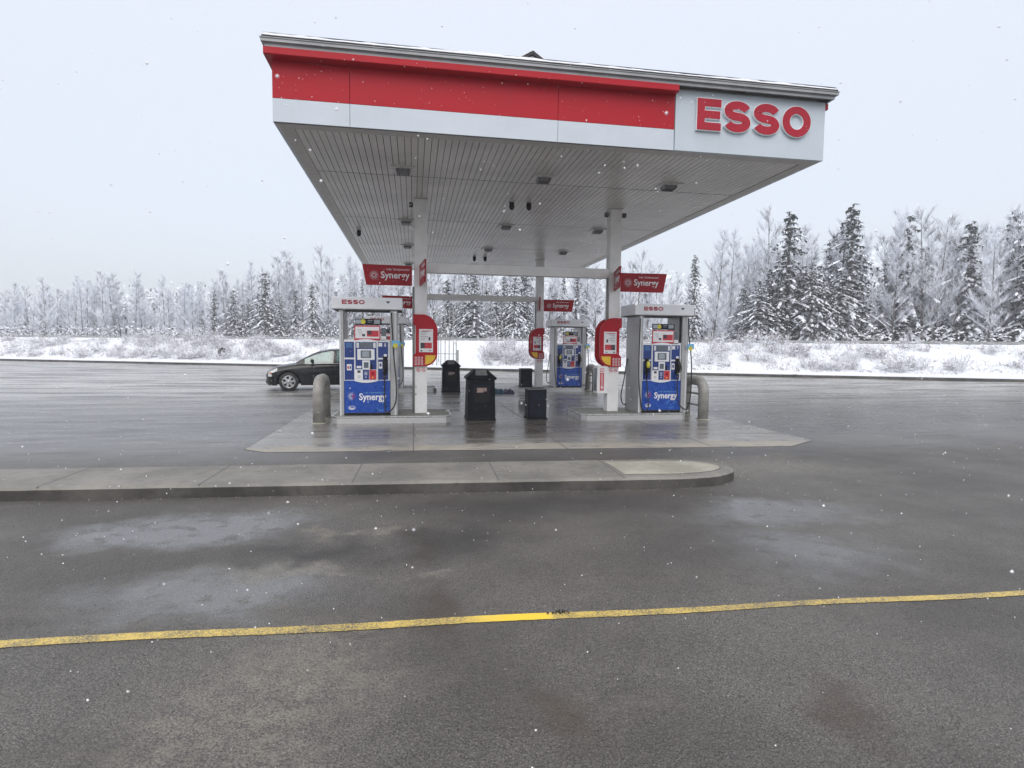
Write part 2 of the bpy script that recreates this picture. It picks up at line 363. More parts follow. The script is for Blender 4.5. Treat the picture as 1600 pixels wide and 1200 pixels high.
def tag(o, label=None, cat=None, group=None, kind=None):
    for k, v in (('label', label), ('category', cat), ('group', group), ('kind', kind)):
        if v: o[k] = v
    return o
def empty(name, loc, rz=0, label=None, cat=None, group=None):
    o = bpy.data.objects.new(name, None); col.objects.link(o); o.location = loc; o.rotation_euler.z = rz
    o.empty_display_size = .2; return tag(o, label, cat, group)
def kids(o): return [c for c in bpy.data.objects if c.parent == o]
def copy_tree(o, parent=None):
    c = o.copy(); col.objects.link(c)
    if parent: c.parent = parent
    for ch in kids(o): copy_tree(ch, c)
    return c
def text(name, body, mat, parent, x0, z0, height, y, width=None, depth=.003, bold=.0, shear=0., rotx=True):
    cu = bpy.data.curves.new(name, 'FONT'); cu.body = body; cu.size = 1; cu.extrude = .5; cu.offset = bold; cu.shear = shear; cu.resolution_u = 3
    o = bpy.data.objects.new(name, cu); me = bpy.data.meshes.new_from_object(o); bpy.data.objects.remove(o)
    xs = [v.co.x for v in me.vertices]; ys = [v.co.y for v in me.vertices]
    kx = (width/(max(xs)-min(xs))) if width else height/(max(ys)-min(ys)); kz = height/(max(ys)-min(ys))
    for v in me.vertices:
        X = (v.co.x-min(xs))*kx; Z = (v.co.y-min(ys))*kz; D = (v.co.z+.5)*depth
        v.co = (x0+X, y-D, z0+Z)
    me.materials.clear(); me.materials.append(M[mat]); me.name = name
    o = bpy.data.objects.new(name, me); col.objects.link(o); o.parent = parent; return o

def stroke(pts, t):
    L = []; Rr = []
    for i, p in enumerate(pts):
        a = Vector(pts[max(i-1, 0)]); b = Vector(pts[min(i+1, len(pts)-1)]); d = (b-a).normalized(); n = Vector((-d.y, d.x))
        L.append(Vector(p)+n*t/2); Rr.append(Vector(p)-n*t/2)
    return L, Rr
def block_letters(mb, word, x0, z0, h, widths, gap, y0, y1, t=.235, grow=0., mi=0):
    """heavy grotesque capitals E, S, O"""
    x = x0
    for ch, w_ in zip(word, widths):
        T = t*h
        if ch == 'E':
            g = grow; a = T*.92
            for (ax, bx, az, bz) in ((x-g, x+T+g, z0-g, z0+h+g), (x+T+g, x+w_+g, z0-g, z0+a+g), (x+T+g, x+w_*.96+g, z0+h/2-a/2-g, z0+h/2+a/2+g), (x+T+g, x+w_+g, z0+h-a-g, z0+h+g)):
                mb.box(ax, bx, y0, y1, az, bz, mi)
        elif ch == 'S':
            b = (h-T)/4; a = w_/2-T/2; cx = x+w_/2; P = []
            for k in range(0, 17):
                an = R(14+(270-14)*k/16); P.append((cx+a*math.cos(an), z0+h-T/2-b+b*math.sin(an)))
            for k in range(1, 17):
                an = R(90-(256)*k/16); P.append((cx+a*math.cos(an), z0+T/2+b+b*math.sin(an)))
            L, Q = stroke(P, T+2*grow); n = len(P)
            vs = [(p.x, y0, p.y) for p in L]+[(p.x, y0, p.y) for p in Q]+[(p.x, y1, p.y) for p in L]+[(p.x, y1, p.y) for p in Q]
            fs = []
            for i in range(n-1):
                fs += [(i, i+1, n+i+1, n+i), (2*n+i, 3*n+i, 3*n+i+1, 2*n+i+1), (i, 2*n+i, 2*n+i+1, i+1), (n+i, n+i+1, 3*n+i+1, 3*n+i)]
            fs += [(0, n, 3*n, 2*n), (n-1, 3*n-1, 4*n-1, 2*n-1)]
            mb.add(vs, fs, mi)
        else:
            n = 32; vs = []; fs = []
            for k in range(n):
                an = 2*math.pi*k/n
                for rx, rz in ((w_/2+grow, h/2+grow), (w_/2-T-grow, h/2-T*.9-grow)):
                    for yy in (y0, y1): vs.append((x+w_/2+rx*math.cos(an), yy, z0+h/2+rz*math.sin(an)))
            for k in range(n):
                a, b = 4*k, 4*((k+1) % n)
                fs += [(a, b, b+2, a+2), (a+1, a+3, b+3, b+1), (a, a+1, b+1, b), (a+2, b+2, b+3, a+3)]
            mb.add(vs, fs, mi)
        x += w_+gap
    return mb
def burst(mb, cx, cz, r, y, mi=0, mi2=None, th=.003):
    """ring of dots growing smaller outwards"""
    for ring_, n, s in ((.34, 9, .10), (.58, 14, .085), (.80, 18, .06), (1.0, 20, .035)):
        for k in range(n):
            a = 2*math.pi*(k+.5*(ring_ > .5))/n
            m = mi if mi2 is None or not (-1.2 < a-2*math.pi*(a > math.pi) < 1.0) else mi2
            mb.disc(cx+r*ring_*math.cos(a), cz+r*ring_*math.sin(a), r*s, y, th, 6, m)
    return mb

# ------------------------------------------------------------------ setting: ground, pad, median, kerb, snowy bank
KO, KE, KN = Vector((-13.5, 44.4)), Vector((.915, -.403)), Vector((.403, .915))
def kp(t, d): p = KO+KE*t+KN*d; return p.x, p.y
# asphalt reaches the far kerb
g = MB(); a = kp(-170, 0); b = kp(170, 0)
g.add([(a[0], a[1], 0), (a[0]-60, -120, 0), (b[0]+60, -140, 0), (b[0], b[1], 0)], [(0, 1, 2, 3)])
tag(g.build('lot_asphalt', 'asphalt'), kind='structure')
# concrete fuelling pad
pts = [(-2.5, 9.12), (-2.15, 8.86), (6.15, 8.45), (6.9, 8.95), (6.9, 24.5), (-2.45, 24.5)]
def grow(p, d=.018):
    cx, cy_ = 2.2, 16; return [(x+(d if x > cx else -d), y+(d if y > cy_ else -d)) for x, y in p]
tag(MB().prism(grow(pts), -.02, .003, 0, 'z').build('pad_joint', 'groove'), kind='structure')
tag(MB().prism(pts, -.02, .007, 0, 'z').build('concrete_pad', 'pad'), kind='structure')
j = MB()
for x in (-.0, 2.38, 4.8): j.box(x-.008, x+.008, 8.62, 24.4, .0, .0085)
for y in (14.9, 18.1, 21.4): j.box(-2.44, 6.89, y-.008, y+.008, .0, .0088)
tag(j.build('pad_joint', 'groove'), kind='structure')
# foreground median: skewed slightly, rounded right end
def med(x, s_): # front / back edge
    return (6.16-.055*(x-1.0)) if s_ == 0 else (7.20-.045*(x-1.0))
def capsule(xl, xr, inset=0., zf=0.):
    P = []; yc = (med(xr, 0)+med(xr, 1))/2; ry = (med(xr, 1)-med(xr, 0))/2-inset
    P.append((xl, med(xl, 0)+inset)); 
    for k in range(0, 17):
        a = R(-90+180*k/16); P.append((xr-.95+(.95-inset+.0)*math.cos(a)**.9 if k not in (0, 16) else xr-.95, yc+.03+ry*math.sin(a)))
    P.append((xl, med(xl, 1)-inset)); return P
_a = capsule(-30, 3.93); _b = capsule(-30, 3.93, .04)
cap = []; inn = []
for a, b, a2, b2 in zip(_a[:-1], _a[1:], _b[:-1], _b[1:]):
    m = max(2, int(math.hypot(b[0]-a[0], b[1]-a[1])/.07))
    for i in range(m):
        t = i/m
        for L_, p, q, amp in ((cap, a, b, .010), (inn, a2, b2, .020)):
            x = p[0]+(q[0]-p[0])*t; y = p[1]+(q[1]-p[1])*t
            sgn_ = 1 if y < 6.65 else -1
            L_.append((x, y+sgn_*(amp*noise.noise(Vector((x*5, y*5, amp*100)))+amp*1.8*max(0, noise.noise(Vector((x*15, y*15, 3)))-.2))))
cap.append(_a[-1]); inn.append(_b[-1])
k_ = MB(); n = len(cap)
vs = [(x, y, 0) for x, y in cap]+[(x, y, .105) for x, y in cap]+[(x, y, .13) for x, y in inn]
fs = [(i, i+1, n+i+1, n+i) for i in range(n-1)]; fs2 = [(n+i, n+i+1, 2*n+i+1, 2*n+i) for i in range(n-1)]
k_.add(vs, fs, 0, True); k_.add(vs, fs2, 1, True); k_.add([(x, y, .13) for x, y in inn], [tuple(range(n))], 1)
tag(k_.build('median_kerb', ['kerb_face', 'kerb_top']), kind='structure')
jj = MB()
for x in (-6.85, -5.3, -3.75, -2.2, -.645, .925, 2.355):
    jj.add([(x-.007, med(x, 0)+.0, .1315), (x+.007, med(x, 0)+.0, .1315), (x+.03, med(x, 1), .1315), (x+.016, med(x, 1), .1315)], [(0, 1, 2, 3)])
    jj.add([(x-.007, med(x, 0)-.002, .0), (x+.007, med(x, 0)-.002, .0), (x+.007, med(x, 0)-.002, .105), (x+.007, med(x, 0)+.04, .1325), (x-.007, med(x, 0)+.04, .1325), (x-.007, med(x, 0)-.002, .105)], [(0, 1, 2, 5), (5, 2, 3, 4)])
tag(jj.build('median_joint', 'groove'), kind='structure')
ia = [(x, y) for x, y in capsule(2.42, 3.93, .17)]
ia2 = [(x, y) for x, y in capsule(2.42, 3.93, .155)]
tag(MB().prism(ia2, .12, .1315, 0, 'z').build('median_joint', 'kerb_face'), kind='structure')
tag(MB().prism(ia, .12, .134, 0, 'z').build('median_infill', 'kerb_end'), kind='structure')
# worn yellow line: real paint film with a ragged edge
yl = MB(); N = 400; x0, x1 = -6, 8; top = []; bot = []
for i in range(N+1):
    x = x0+(x1-x0)*i/N; yc = 3.295-.0445*(x+1.03)+.010*math.sin(x*3.1)
    hw = .040 + .004*noise.noise(Vector((x*14, 0, 0))) - .006*max(0, min(1, (x-.8)))
    top.append((x, yc+hw+.004*noise.noise(Vector((x*40, 3, 0))), .004)); bot.append((x, yc-hw+.004*noise.noise(Vector((x*40, 7, 0))), .004))
yl.add(top+bot, [(i, N+1+i, N+2+i, i+1) for i in range(N)])
tag(yl.build('yellow_line', 'yellow'), kind='structure')
# bit of grit lying on the line
gr = MB()
for i in range(26):
    x = .86+rnd.gauss(0, .035); y = 3.25+rnd.gauss(0, .012); r = rnd.uniform(.003, .009)
    bm = bmesh.new(); bmesh.ops.create_icosphere(bm, subdivisions=1, radius=r)
    for v in bm.verts: v.co = v.co*rnd.uniform(.7, 1.2)+Vector((x, y, .006+r*.4))
    gr.bm(bm)
tag(gr.build('grit_clump', 'dirt'), kind='stuff')
gv = MB(); r_ = random.Random(21)
for i in range(900):
    if i < 520: x = r_.uniform(-3, 4.2); y = med(x, 0)-abs(r_.gauss(0, .05))-.01 if x < 3.1 else 6.0+r_.uniform(-.3, .1)
    else: x = r_.uniform(-2, 3.5); y = r_.uniform(1.9, 6)
    r = r_.uniform(.0018, .0055) if i < 520 else r_.uniform(.0015, .0042)
    bm = bmesh.new(); bmesh.ops.create_icosphere(bm, subdivisions=1, radius=r)
    for v in bm.verts: v.co = v.co*r_.uniform(.6, 1.2)+Vector((x, y, r*.4))
    gv.bm(bm, i % 3)
M['stone_a'] = plain('pale_grit', (.36, .35, .31), .8); M['stone_b'] = plain('brown_grit', (.10, .085, .07), .8)
tag(gv.build('loose_grit', ['stone_a', 'stone_b', 'dirt'], fix=False), kind='stuff')
# far kerb
kb = MB(); N = 170; P0 = []
for i in range(N):
    t0, t1 = -170+2*i, -168+2*i
    q = [kp(t0, 0), kp(t1, 0), kp(t1, .16), kp(t0, .16)]
    kb.add([(*q[0], 0), (*q[1], 0), (*q[1], .15), (*q[0], .15), (*q[2], .15), (*q[3], .15)], [(0, 1, 2, 3), (3, 2, 4, 5)])
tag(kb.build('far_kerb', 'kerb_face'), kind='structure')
# snow bank and land behind
def bank_z(t, d):
    if d < 0.1: z = .17
    elif d < 1.2: z = .17+.1*(d-.1)
    elif d < 7.6:
        s_ = (d-1.2)/6.4; z = .28+1.72*(s_*s_*(3-2*s_))
    elif d < 14: z = 2.0
    elif d < 20: z = 2.0-.8*(d-14)/6
    else: z = 1.2+.004*(d-20)
    if .5 < d < 7: z += .10*noise.noise(Vector((t*.5, d*.7, 0)))+.05*noise.noise(Vector((t*1.7, d*2, 5)))
    elif d <= .5: z += .035*noise.noise(Vector((t*1.3, d*3, 2)))
    return z
ds = [.03, .1, .2, .35, .6, .9, 1.2]+[1.2+.4*i for i in range(1, 17)]+[8.2, 9, 11, 14, 17, 20, 30, 60, 120, 300]
ts = [-170+1.0*i for i in range(341)]
sb = MB(); vs = [(*kp(t, d), bank_z(t, d)) for t in ts for d in ds]; nd_ = len(ds)
sb.add(vs, [(i*nd_+k, (i+1)*nd_+k, (i+1)*nd_+k+1, i*nd_+k+1) for i in range(len(ts)-1) for k in range(nd_-1)], 0, True)
tag(sb.build('snow_bank', 'snow'), kind='structure')
# rail along the top of the bank
gr_ = empty('guard_rail', (*kp(0, 8.0), 1.9), math.atan2(KE.y, KE.x), 'low grey steel rail running along the top of the snowy bank', 'guard rail')
MB().box(-110, 130, -.03, .03, .14, .30).build('rail_beam', 'rail', gr_)
for i in range(60): MB().box(-108+4*i, -107.9+4*i, .04, .12, -.3, .26).build('post', 'rail', gr_)

# ------------------------------------------------------------------ canopy
XL, XR, YF, YB, S = -1.919, 6.615, 8.62, 24.15, 4.679
GX = Vector(((XL+XR)/2, 16.4, 0))
can = empty('station_canopy', (0, 0, 0), 0, 'large station canopy with red and white fascia, ribbed underside and snowy roof', 'canopy')
# soffit: real ribs with recessed dark gaps, in five bays
bays = [YF+.24, 10.90, 14.56, 18.22, 21.88, YB-.24]
rb = MB(); pitch_ = .1025; nrib = int((XR-XL-.48)/pitch_); pitch_ = (XR-XL-.48)/nrib
gp = MB()
for bi in range(5):
    y0, y1 = bays[bi]+.012, bays[bi+1]-.012
    for i in range(nrib):
        x0 = XL+.24+i*pitch_; z = S+.012+.0015*noise.noise(Vector((i*1.7, bi*5, 0)))
        gw = .0065 if i % 2 else .0035
        rb.add([(x0+gw, y0, z), (x0+pitch_-gw, y0, z), (x0+pitch_-gw, y1, z), (x0+gw, y1, z)], [(0, 1, 2, 3)])
        rb.add([(x0+gw, y0, z), (x0+gw, y1, z), (x0+gw, y1, z+.02), (x0+gw, y0, z+.02), (x0+pitch_-gw, y0, z), (x0+pitch_-gw, y1, z), (x0+pitch_-gw, y1, z+.02), (x0+pitch_-gw, y0, z+.02)], [(0, 1, 2, 3), (4, 7, 6, 5)])
rb.build('soffit', 'soffit', can, fix=False)
gp.box(XL+.2, XR-.2, YF+.2, YB-.2, S+.033, S+.05)
gp.build('soffit_backing', 'groove', can)
tr = MB()
tr.box(XL+.02, XR-.02, YF+.02, YF+.24, S, S+.03); tr.box(XL+.02, XR-.02, YB-.24, YB-.02, S, S+.03)
tr.box(XL+.02, XL+.24, YF+.243, YB-.243, S+.002, S+.03); tr.box(XR-.24, XR-.02, YF+.243, YB-.243, S+.002, S+.03)
tr.build('soffit_trim', 'soffit_trim', can)
# fascia: front (white band, red band, sign panel) and the three other sides
fb = MB(); seams = [XL, -.88, 2.15, 4.015]
for i in range(3): fb.bbox(seams[i]+.0025, seams[i+1]-.0025, YF, YF+.05, S, 4.995, .003)
fb.box(XL+.002, XL+.05, YF+.052, YB-.052, S+.001, 4.995); fb.box(XR-.05, XR-.002, YF+.052, YB-.052, S+.001, 4.995)
fb.box(XL, XR, YB-.05, YB, S, 4.995)
fb.build('white_band', 'panelw', can)
fr = MB()
for i in range(3): fr.bbox(seams[i]+.0025, seams[i+1]-.0025, YF+.001, YF+.05, 4.999, 5.60, .003)
fr.box(XL+.003, XL+.05, YF+.052, YB-.052, 4.999, 5.60); fr.box(XR-.05, XR-.003, YF+.052, YB-.052, 4.999, 5.60)
fr.box(XL+.003, XR-.003, YB-.05, YB-.001, 4.999, 5.60)
fr.build('red_band', 'red', can)
va = MB()
prof = [(8.622, 5.503), (8.465, 5.503), (8.45, 5.513), (8.45, 5.60), (8.622, 5.60)]
n = len(prof); xs_ = (XL-.07, 4.0)
va.add([(x, y, z) for x in xs_ for y, z in prof], [tuple(range(n)), tuple(range(2*n-1, n-1, -1))]+[(i, i+n, (i+1) % n+n, (i+1) % n) for i in range(n)])
va.prism([(XL-.07, 5.505), (XL-.07, 5.60), (XL+.0, 5.60), (XL+.0, 5.505)], 8.63, YB+.0)
va.prism([(XR, 5.505), (XR, 5.60), (XR+.07, 5.60), (XR+.07, 5.505)], 8.63, YB+.0)
va.build('red_valance', 'red', can)
# body behind the fascia (keeps light out), gutter, roof with its snow
MB().box(XL+.06, XR-.06, YF+.06, YB-.06, S+.055, 5.70).build('canopy_frame', 'soffit_trim', can)
gu = MB()
def skirt(mb, o, z0, z1, th=.03):
    x0, x1, y0, y1 = XL-o, XR+o, YF-o-.10, YB+o
    mb.box(x0, x1, y0, y0+th, z0, z1); mb.box(x0, x1, y1-th, y1, z0, z1)
    mb.box(x0, x0+th, y0+th+.002, y1-th-.002, z0, z1); mb.box(x1-th, x1, y0+th+.002, y1-th-.002, z0, z1)
skirt(gu, .055, 5.604, 5.645); skirt(gu, .068, 5.647, 5.655, .04); skirt(gu, .095, 5.657, 5.698); skirt(gu, .106, 5.700, 5.709, .04)
gu.box(XL-.05, XR+.05, YF-.12, YF+.05, 5.661, 5.668); gu.box(XL-.05, XL+.05, YF+.06, YB, 5.661, 5.668); gu.box(XR-.05, XR+.05, YF+.06, YB, 5.661, 5.668)
gu.build('gutter', 'gutter', can)
pitch_r = math.tan(R(25.2)); hw = (XR-XL)/2+.16; cx = (XL+XR)/2
def hip(mb, o, z0, lift, mi=0):
    x0, x1, y0, y1 = XL-o, XR+o, YF-o-.10, YB+o; h = (x1-x0)/2; zr = z0+h*pitch_r
    mb.add([(x0, y0, z0), (x1, y0, z0), (x1, y1, z0), (x0, y1, z0), (cx, y0+h, zr), (cx, y1-h, zr), (x0, y0, z0-.03), (x1, y0, z0-.03), (x1, y1, z0-.03), (x0, y1, z0-.03)],
           [(0, 1, 4), (1, 2, 5, 4), (2, 3, 5), (3, 0, 4, 5), (6, 7, 1, 0), (7, 8, 2, 1), (8, 9, 3, 2), (9, 6, 0, 3), (9, 8, 7, 6)], mi)
sh = MB(); hip(sh, .085, 5.742, 0); sh.build('roof', 'shingle', can)
# snow blanket with an uneven lip
sn = MB(); x0, x1, y0, y1 = XL-.075, XR+.075, YF-.175, YB+.075; h = (x1-x0)/2; NS = 240
def lip(mb, A, B, inward):
    A = Vector(A); B = Vector(B); top = []; bot = []; ins = []
    for i in range(NS+1):
        p = A.lerp(B, i/NS); nz = noise.noise(Vector((p.x*2.3, p.y*2.3, 0)))*.020+noise.noise(Vector((p.x*9, p.y*9, 4)))*.011
        o = noise.noise(Vector((p.x*5, p.y*5, 8)))*.012
        bot.append((p.x-inward[0]*o, p.y-inward[1]*o, 5.747)); top.append((p.x-inward[0]*(o-.01), p.y-inward[1]*(o-.01), 5.775+nz))
        q_ = p.copy(); q_.x = min(max(q_.x+inward[0]*.16, XL), XR); q_.y = min(max(q_.y+inward[1]*.16, YF), YB); ins.append((q_.x, q_.y, 5.790+.16*pitch_r+nz*.4))
    m = NS+1; mb.add(bot+top+ins, [(i, i+1, m+i+1, m+i) for i in range(NS)]+[(m+i, m+i+1, 2*m+i+1, 2*m+i) for i in range(NS)], 0, True)
lip(sn, (x0, y0, 0), (x1, y0, 0), (0, 1)); lip(sn, (x0, y1, 0), (x0, y0, 0), (1, 0)); lip(sn, (x1, y0, 0), (x1, y1, 0), (-1, 0)); lip(sn, (x1, y1, 0), (x0, y1, 0), (0, -1))
z0 = 5.785; x0, x1, y0, y1 = XL-.07, XR+.07, YF-.165, YB+.07; h = (x1-x0)/2; zr = z0+h*pitch_r
sn.add([(x0, y0, z0), (x1, y0, z0), (x1, y1, z0), (x0, y1, z0), (cx, y0+h, zr), (cx, y1-h, zr)], [(0, 1, 4), (1, 2, 5, 4), (2, 3, 5), (3, 0, 4, 5)])
sn.build('roof_snow', 'roofsnow', can, fix=False)
# little gablet poking above the ridge
gx, gy = 2.56, 12.62
gm = MB()
def strip(mb, P, w_, y0, y1): # thick bar along x-z polyline
    for a, b in zip(P[:-1], P[1:]):
        mb.prism([a, b, (b[0], b[1]-w_), (a[0], a[1]-w_)], y0, y1)
strip(gm, [(gx-.42, 7.73), (gx, 7.975), (gx+.42, 7.69)], .07, gy-.06, gy+.9)
gm.build('gablet_roof', 'shingle', can)
MB().prism([(gx-.38, 7.4), (gx+.38, 7.4), (gx+.36, 7.64), (gx, 7.895), (gx-.36, 7.67)], gy, gy+.8).build('gablet', 'gutter', can)
gs = MB(); strip(gs, [(gx-.44, 7.765), (gx, 8.01), (gx+.44, 7.725)], .032, gy-.03, gy+.9); gs.build('gablet_snow', 'roofsnow', can)
# name panel with raised letters
MB().bbox(4.02, XR-.001, YF-.018, YF+.05, S-.002, 5.602, .004).build('sign_panel', 'signw', can)
LW = (.40, .45, .45, .50); bl = MB(); block_letters(bl, 'ESSO', 4.36, 5.005, .475, LW, .055, YF-.06, YF-.0185, .265, .011)
lb = bl.build('letter_back', 'white', can)
bl = MB(); block_letters(bl, 'ESSO', 4.36, 5.005, .475, LW, .055, YF-.068, YF-.0605, .265, 0)
bl.build('lettering', 'letter', can)

# lamps under the canopy
def make_lamp():
    o = empty('canopy_light', (0, 0, 0), 0, 'square unlit lamp set in the ribbed underside of the canopy', 'light', 'lamps under the canopy')
    MB().bbox(-.21, .21, -.20, .20, -.014, .03, .006).build('lamp_frame', 'lampf', o)
    b = MB(); b.prism([(-.13, -.015), (.13, -.015), (.105, -.075), (-.105, -.075)], -.11, .11)
    b.build('lamp_lens', 'lamp', o)
    g_ = MB()
    for i in range(7): g_.box(-.105+.032*i, -.095+.032*i, -.1, .1, -.084, -.0765)
    g_.build('lamp_guard', 'black', o)
    return o
proto = None
for y in (10.5, 14.8, 18.38, 22.35):
    for x in (-.17, 2.36, 4.81):
        if y == 22.35 and x != -.17: pass
        o = make_lamp() if proto is None else copy_tree(proto)
        proto = proto or o; o.location = (x, y, S+.005)
# dome cameras / black spot fittings
def make_spot():
    o = empty('ceiling_camera', (0, 0, 0), 0, 'small black downward camera fixed in a pair under the canopy', 'camera', 'paired black cameras under the canopy')
    MB().lathe([(.0, .0), (.055, 0), (.055, -.03), (.048, -.035)], 14).build('mount', 'black', o)
    MB().lathe([(.048, -.033), (.06, -.06), (.055, -.11), (.03, -.15), (0, -.16)], 14).build('dome', 'black', o)
    return o
ps = None
for x, y in ((2.10, 12.42), (2.47, 12.38), (2.10, 20.12), (2.47, 20.06), (-1.45, 16.28)):
    o = make_spot() if ps is None else copy_tree(ps); ps = ps or o; o.location = (x, y, S+.012)
    if x < 0: del o['group']; o['label'] = 'single small black camera near the left edge of the canopy underside'

# ------------------------------------------------------------------ columns, islands, beams
ROWS = (12.44, 20.17); CX = {'l': (.032, .293), 'r': (4.349, 4.61)}
ISL = {'l': (-1.62, .78), 'r': (3.60, 6.02)}
where = {('l', 0): 'front left', ('r', 0): 'front right', ('l', 1): 'rear left', ('r', 1): 'rear right'}
def make_island(k, row):
    x0, x1 = ISL[k]; y0 = ROWS[row]-.58; y1 = ROWS[row]+.72; c_ = .11
    xm = (x0+x1)/2; o = empty('pump_island', (xm, y0, 0), 0, f'raised concrete {where[(k, row)]} pump island with steel edging', 'kerb island', 'pump islands')
    def outl(i):
        a, b, c0, d = x0-xm+i, x1-xm-i, i, y1-y0-i
        return [(a+c_, c0), (b-c_, c0), (b, c0+c_), (b, d-c_), (b-c_, d), (a+c_, d), (a, d-c_), (a, c0+c_)]
    MB().prism(outl(.012), 0, .142, 0, 'z').build('island_top', 'island_top', o)
    e_ = MB(); A = outl(0); B = outl(.009)
    n = len(A)
    e_.add([(*p, .004) for p in A]+[(*p, .118) for p in A]+[(*p, .118) for p in B]+[(*p, .004) for p in B], [(i, (i+1) % n, n+(i+1) % n, n+i) for i in range(n)]+[(n+i, n+(i+1) % n, 2*n+(i+1) % n, 2*n+i) for i in range(n)])
    e_.build('edge_plate', 'steel', o)
    t_ = MB(); A = outl(-.004); B = outl(.02)
    t_.add([(*p, .130) for p in A]+[(*p, .150) for p in A]+[(*p, .150) for p in B]+[(*p, .130) for p in B], [(i, (i+1) % n, n+(i+1) % n, n+i) for i in range(n)]+[(n+i, n+(i+1) % n, 2*n+(i+1) % n, 2*n+i) for i in range(n)]+[(3*n+i, 3*n+(i+1) % n, (i+1) % n, i) for i in range(n)])
    t_.build('edge_trim', 'trim', o)
    return o
def make_column(k, row):
    x0, x1 = CX[k]; xm = (x0+x1)/2; y = ROWS[row]; w_ = (x1-x0)/2
    o = empty('canopy_column', (xm, y, .142), 0, f'square white {where[(k, row)]} column holding up the canopy', 'column', 'white canopy columns')
    MB().bbox(-w_, w_, 0, .26, 0, S-.142+.03, .008).build('shaft', 'col', o)
    MB().box(-w_-.02, w_+.02, -.02, .28, S-.142-.012, S-.142+.014).build('collar', 'soffit_trim', o)
    side = -1 if k == 'l' else 1
    MB().tube([(side*(w_+.028) if k == 'l' else -(w_+.03), .05, 0 if k == 'l' else 1.9), (side*(w_+.028) if k == 'l' else -(w_+.03), .05, 2.7 if k == 'l' else 3.05)], .022, 8).build('conduit', 'rail', o)
    if row == 0:
        fx = MB(); fx.bbox(-w_-.12, -w_-.03, .03, .12, S-.142-.17, S-.142-.07, .02)
        if k == 'r': fx.bbox(w_+.03, w_+.12, .03, .12, S-.142-.17, S-.142-.07, .02)
        fx.build('fixture', 'groove', o)
    # no smoking / no phone stickers
    st_ = MB(); 
    for dx in (-.055, .055):
        st_.ring(dx, .93, .033, .043, -.001); st_.prism([(dx-.03, .955), (dx-.022, .96), (dx+.03, .905), (dx+.022, .90)], -.005, -.001, 0)
        st_.box(dx-.022, dx+.022, -.0035, -.0012, .925, .935, 1)
    st_.build('warning_stickers', ['redink', 'ink'], o)
    if k == 'l' and row == 0:
        ch = MB(); ch.prism([(-.115, .58), (-.10, .60), (-.105, .52)], -.003, .0); ch.prism([(-.118, .42), (-.10, .44), (-.10, .39), (-.115, .38)], -.003, .0); ch.build('paint_chips', 'ink', o)
    return o
for k in 'lr':
    for row in (0, 1): make_island(k, row); make_column(k, row)
for row, nm, z0, z1 in ((0, 'front', 3.15, 3.355), (1, 'rear', 3.185, 3.375)):
    y = ROWS[row]; x0, x1 = CX['l'][1]+.002, CX['r'][0]-.002
    o = empty('cross_beam', (x0, y+.03, z0), 0, f'white horizontal beam between the two {nm} canopy columns', 'beam')
    MB().bbox(0, x1-x0, 0, .2, 0, z1-z0, .006).build('beam_box', 'col', o)

# ------------------------------------------------------------------ flag signs and poster holders
def flag(length, mirror, word=True):
    """red flag board: attached edge at x=0, runs to +x (or -x); faces -y"""
    o = empty('flag_sign', (0, 0, 0)); sg = -1 if mirror else 1
    pts_ = [(0, 0), (sg*(length-.075), 0), (sg*length, .415), (0, .405)]
    MB().prism(pts_, 0, .035).build('board', 'dred', o)
    MB().prism([(0, .4052), (sg*length, .4152), (sg*(length+.012), .43), (0, .42)], -.006, .041).build('top_edge', 'dred', o)
    x0 = -length+.13 if mirror else .10
    b = MB(); burst(b, x0+.11, .205, .10, 0); b.build('burst_logo', 'paper', o)
    text('lettering', 'Synergy', 'paper', o, x0+.25, .10, .19, 0, width=.60, bold=.018)
    text('small_lettering', 'FUEL TECHNOLOGY', 'paper', o, x0+.37, .315, .035, 0, width=.48, bold=.012)
    return o
def place_flag(k, row, kind):
    x0, x1 = CX[k]; y = ROWS[row]; side = 'left' if k == 'l' else 'right'; rr = 'front' if row == 0 else 'rear'
    if kind == 'side':
        o = flag(1.14 if k == 'r' else 1.03, k == 'l'); o.location = (x1+.005 if k == 'r' else x0-.055, y+.1, 2.865)
        o['label'] = f'red fuel flag sign sticking out to the {side} of the {rr} {side} column'
    else:
        o = flag(.92, False)
        o.location = (x0+.10 if k == 'l' else x1-.16, y-.004, 2.86)
        o.rotation_euler.z = R(-90+5.5) if k == 'l' else R(-90-13)   # swings towards the forecourt edge
        o['label'] = f'red flag sign seen nearly edge-on, pointing forward from the {rr} {side} column'
    o['category'] = 'sign'; o['group'] = 'red flag signs on the columns'
for k in 'lr':
    for row in (0, 1):
        place_flag(k, row, 'side'); place_flag(k, row, 'fwd')
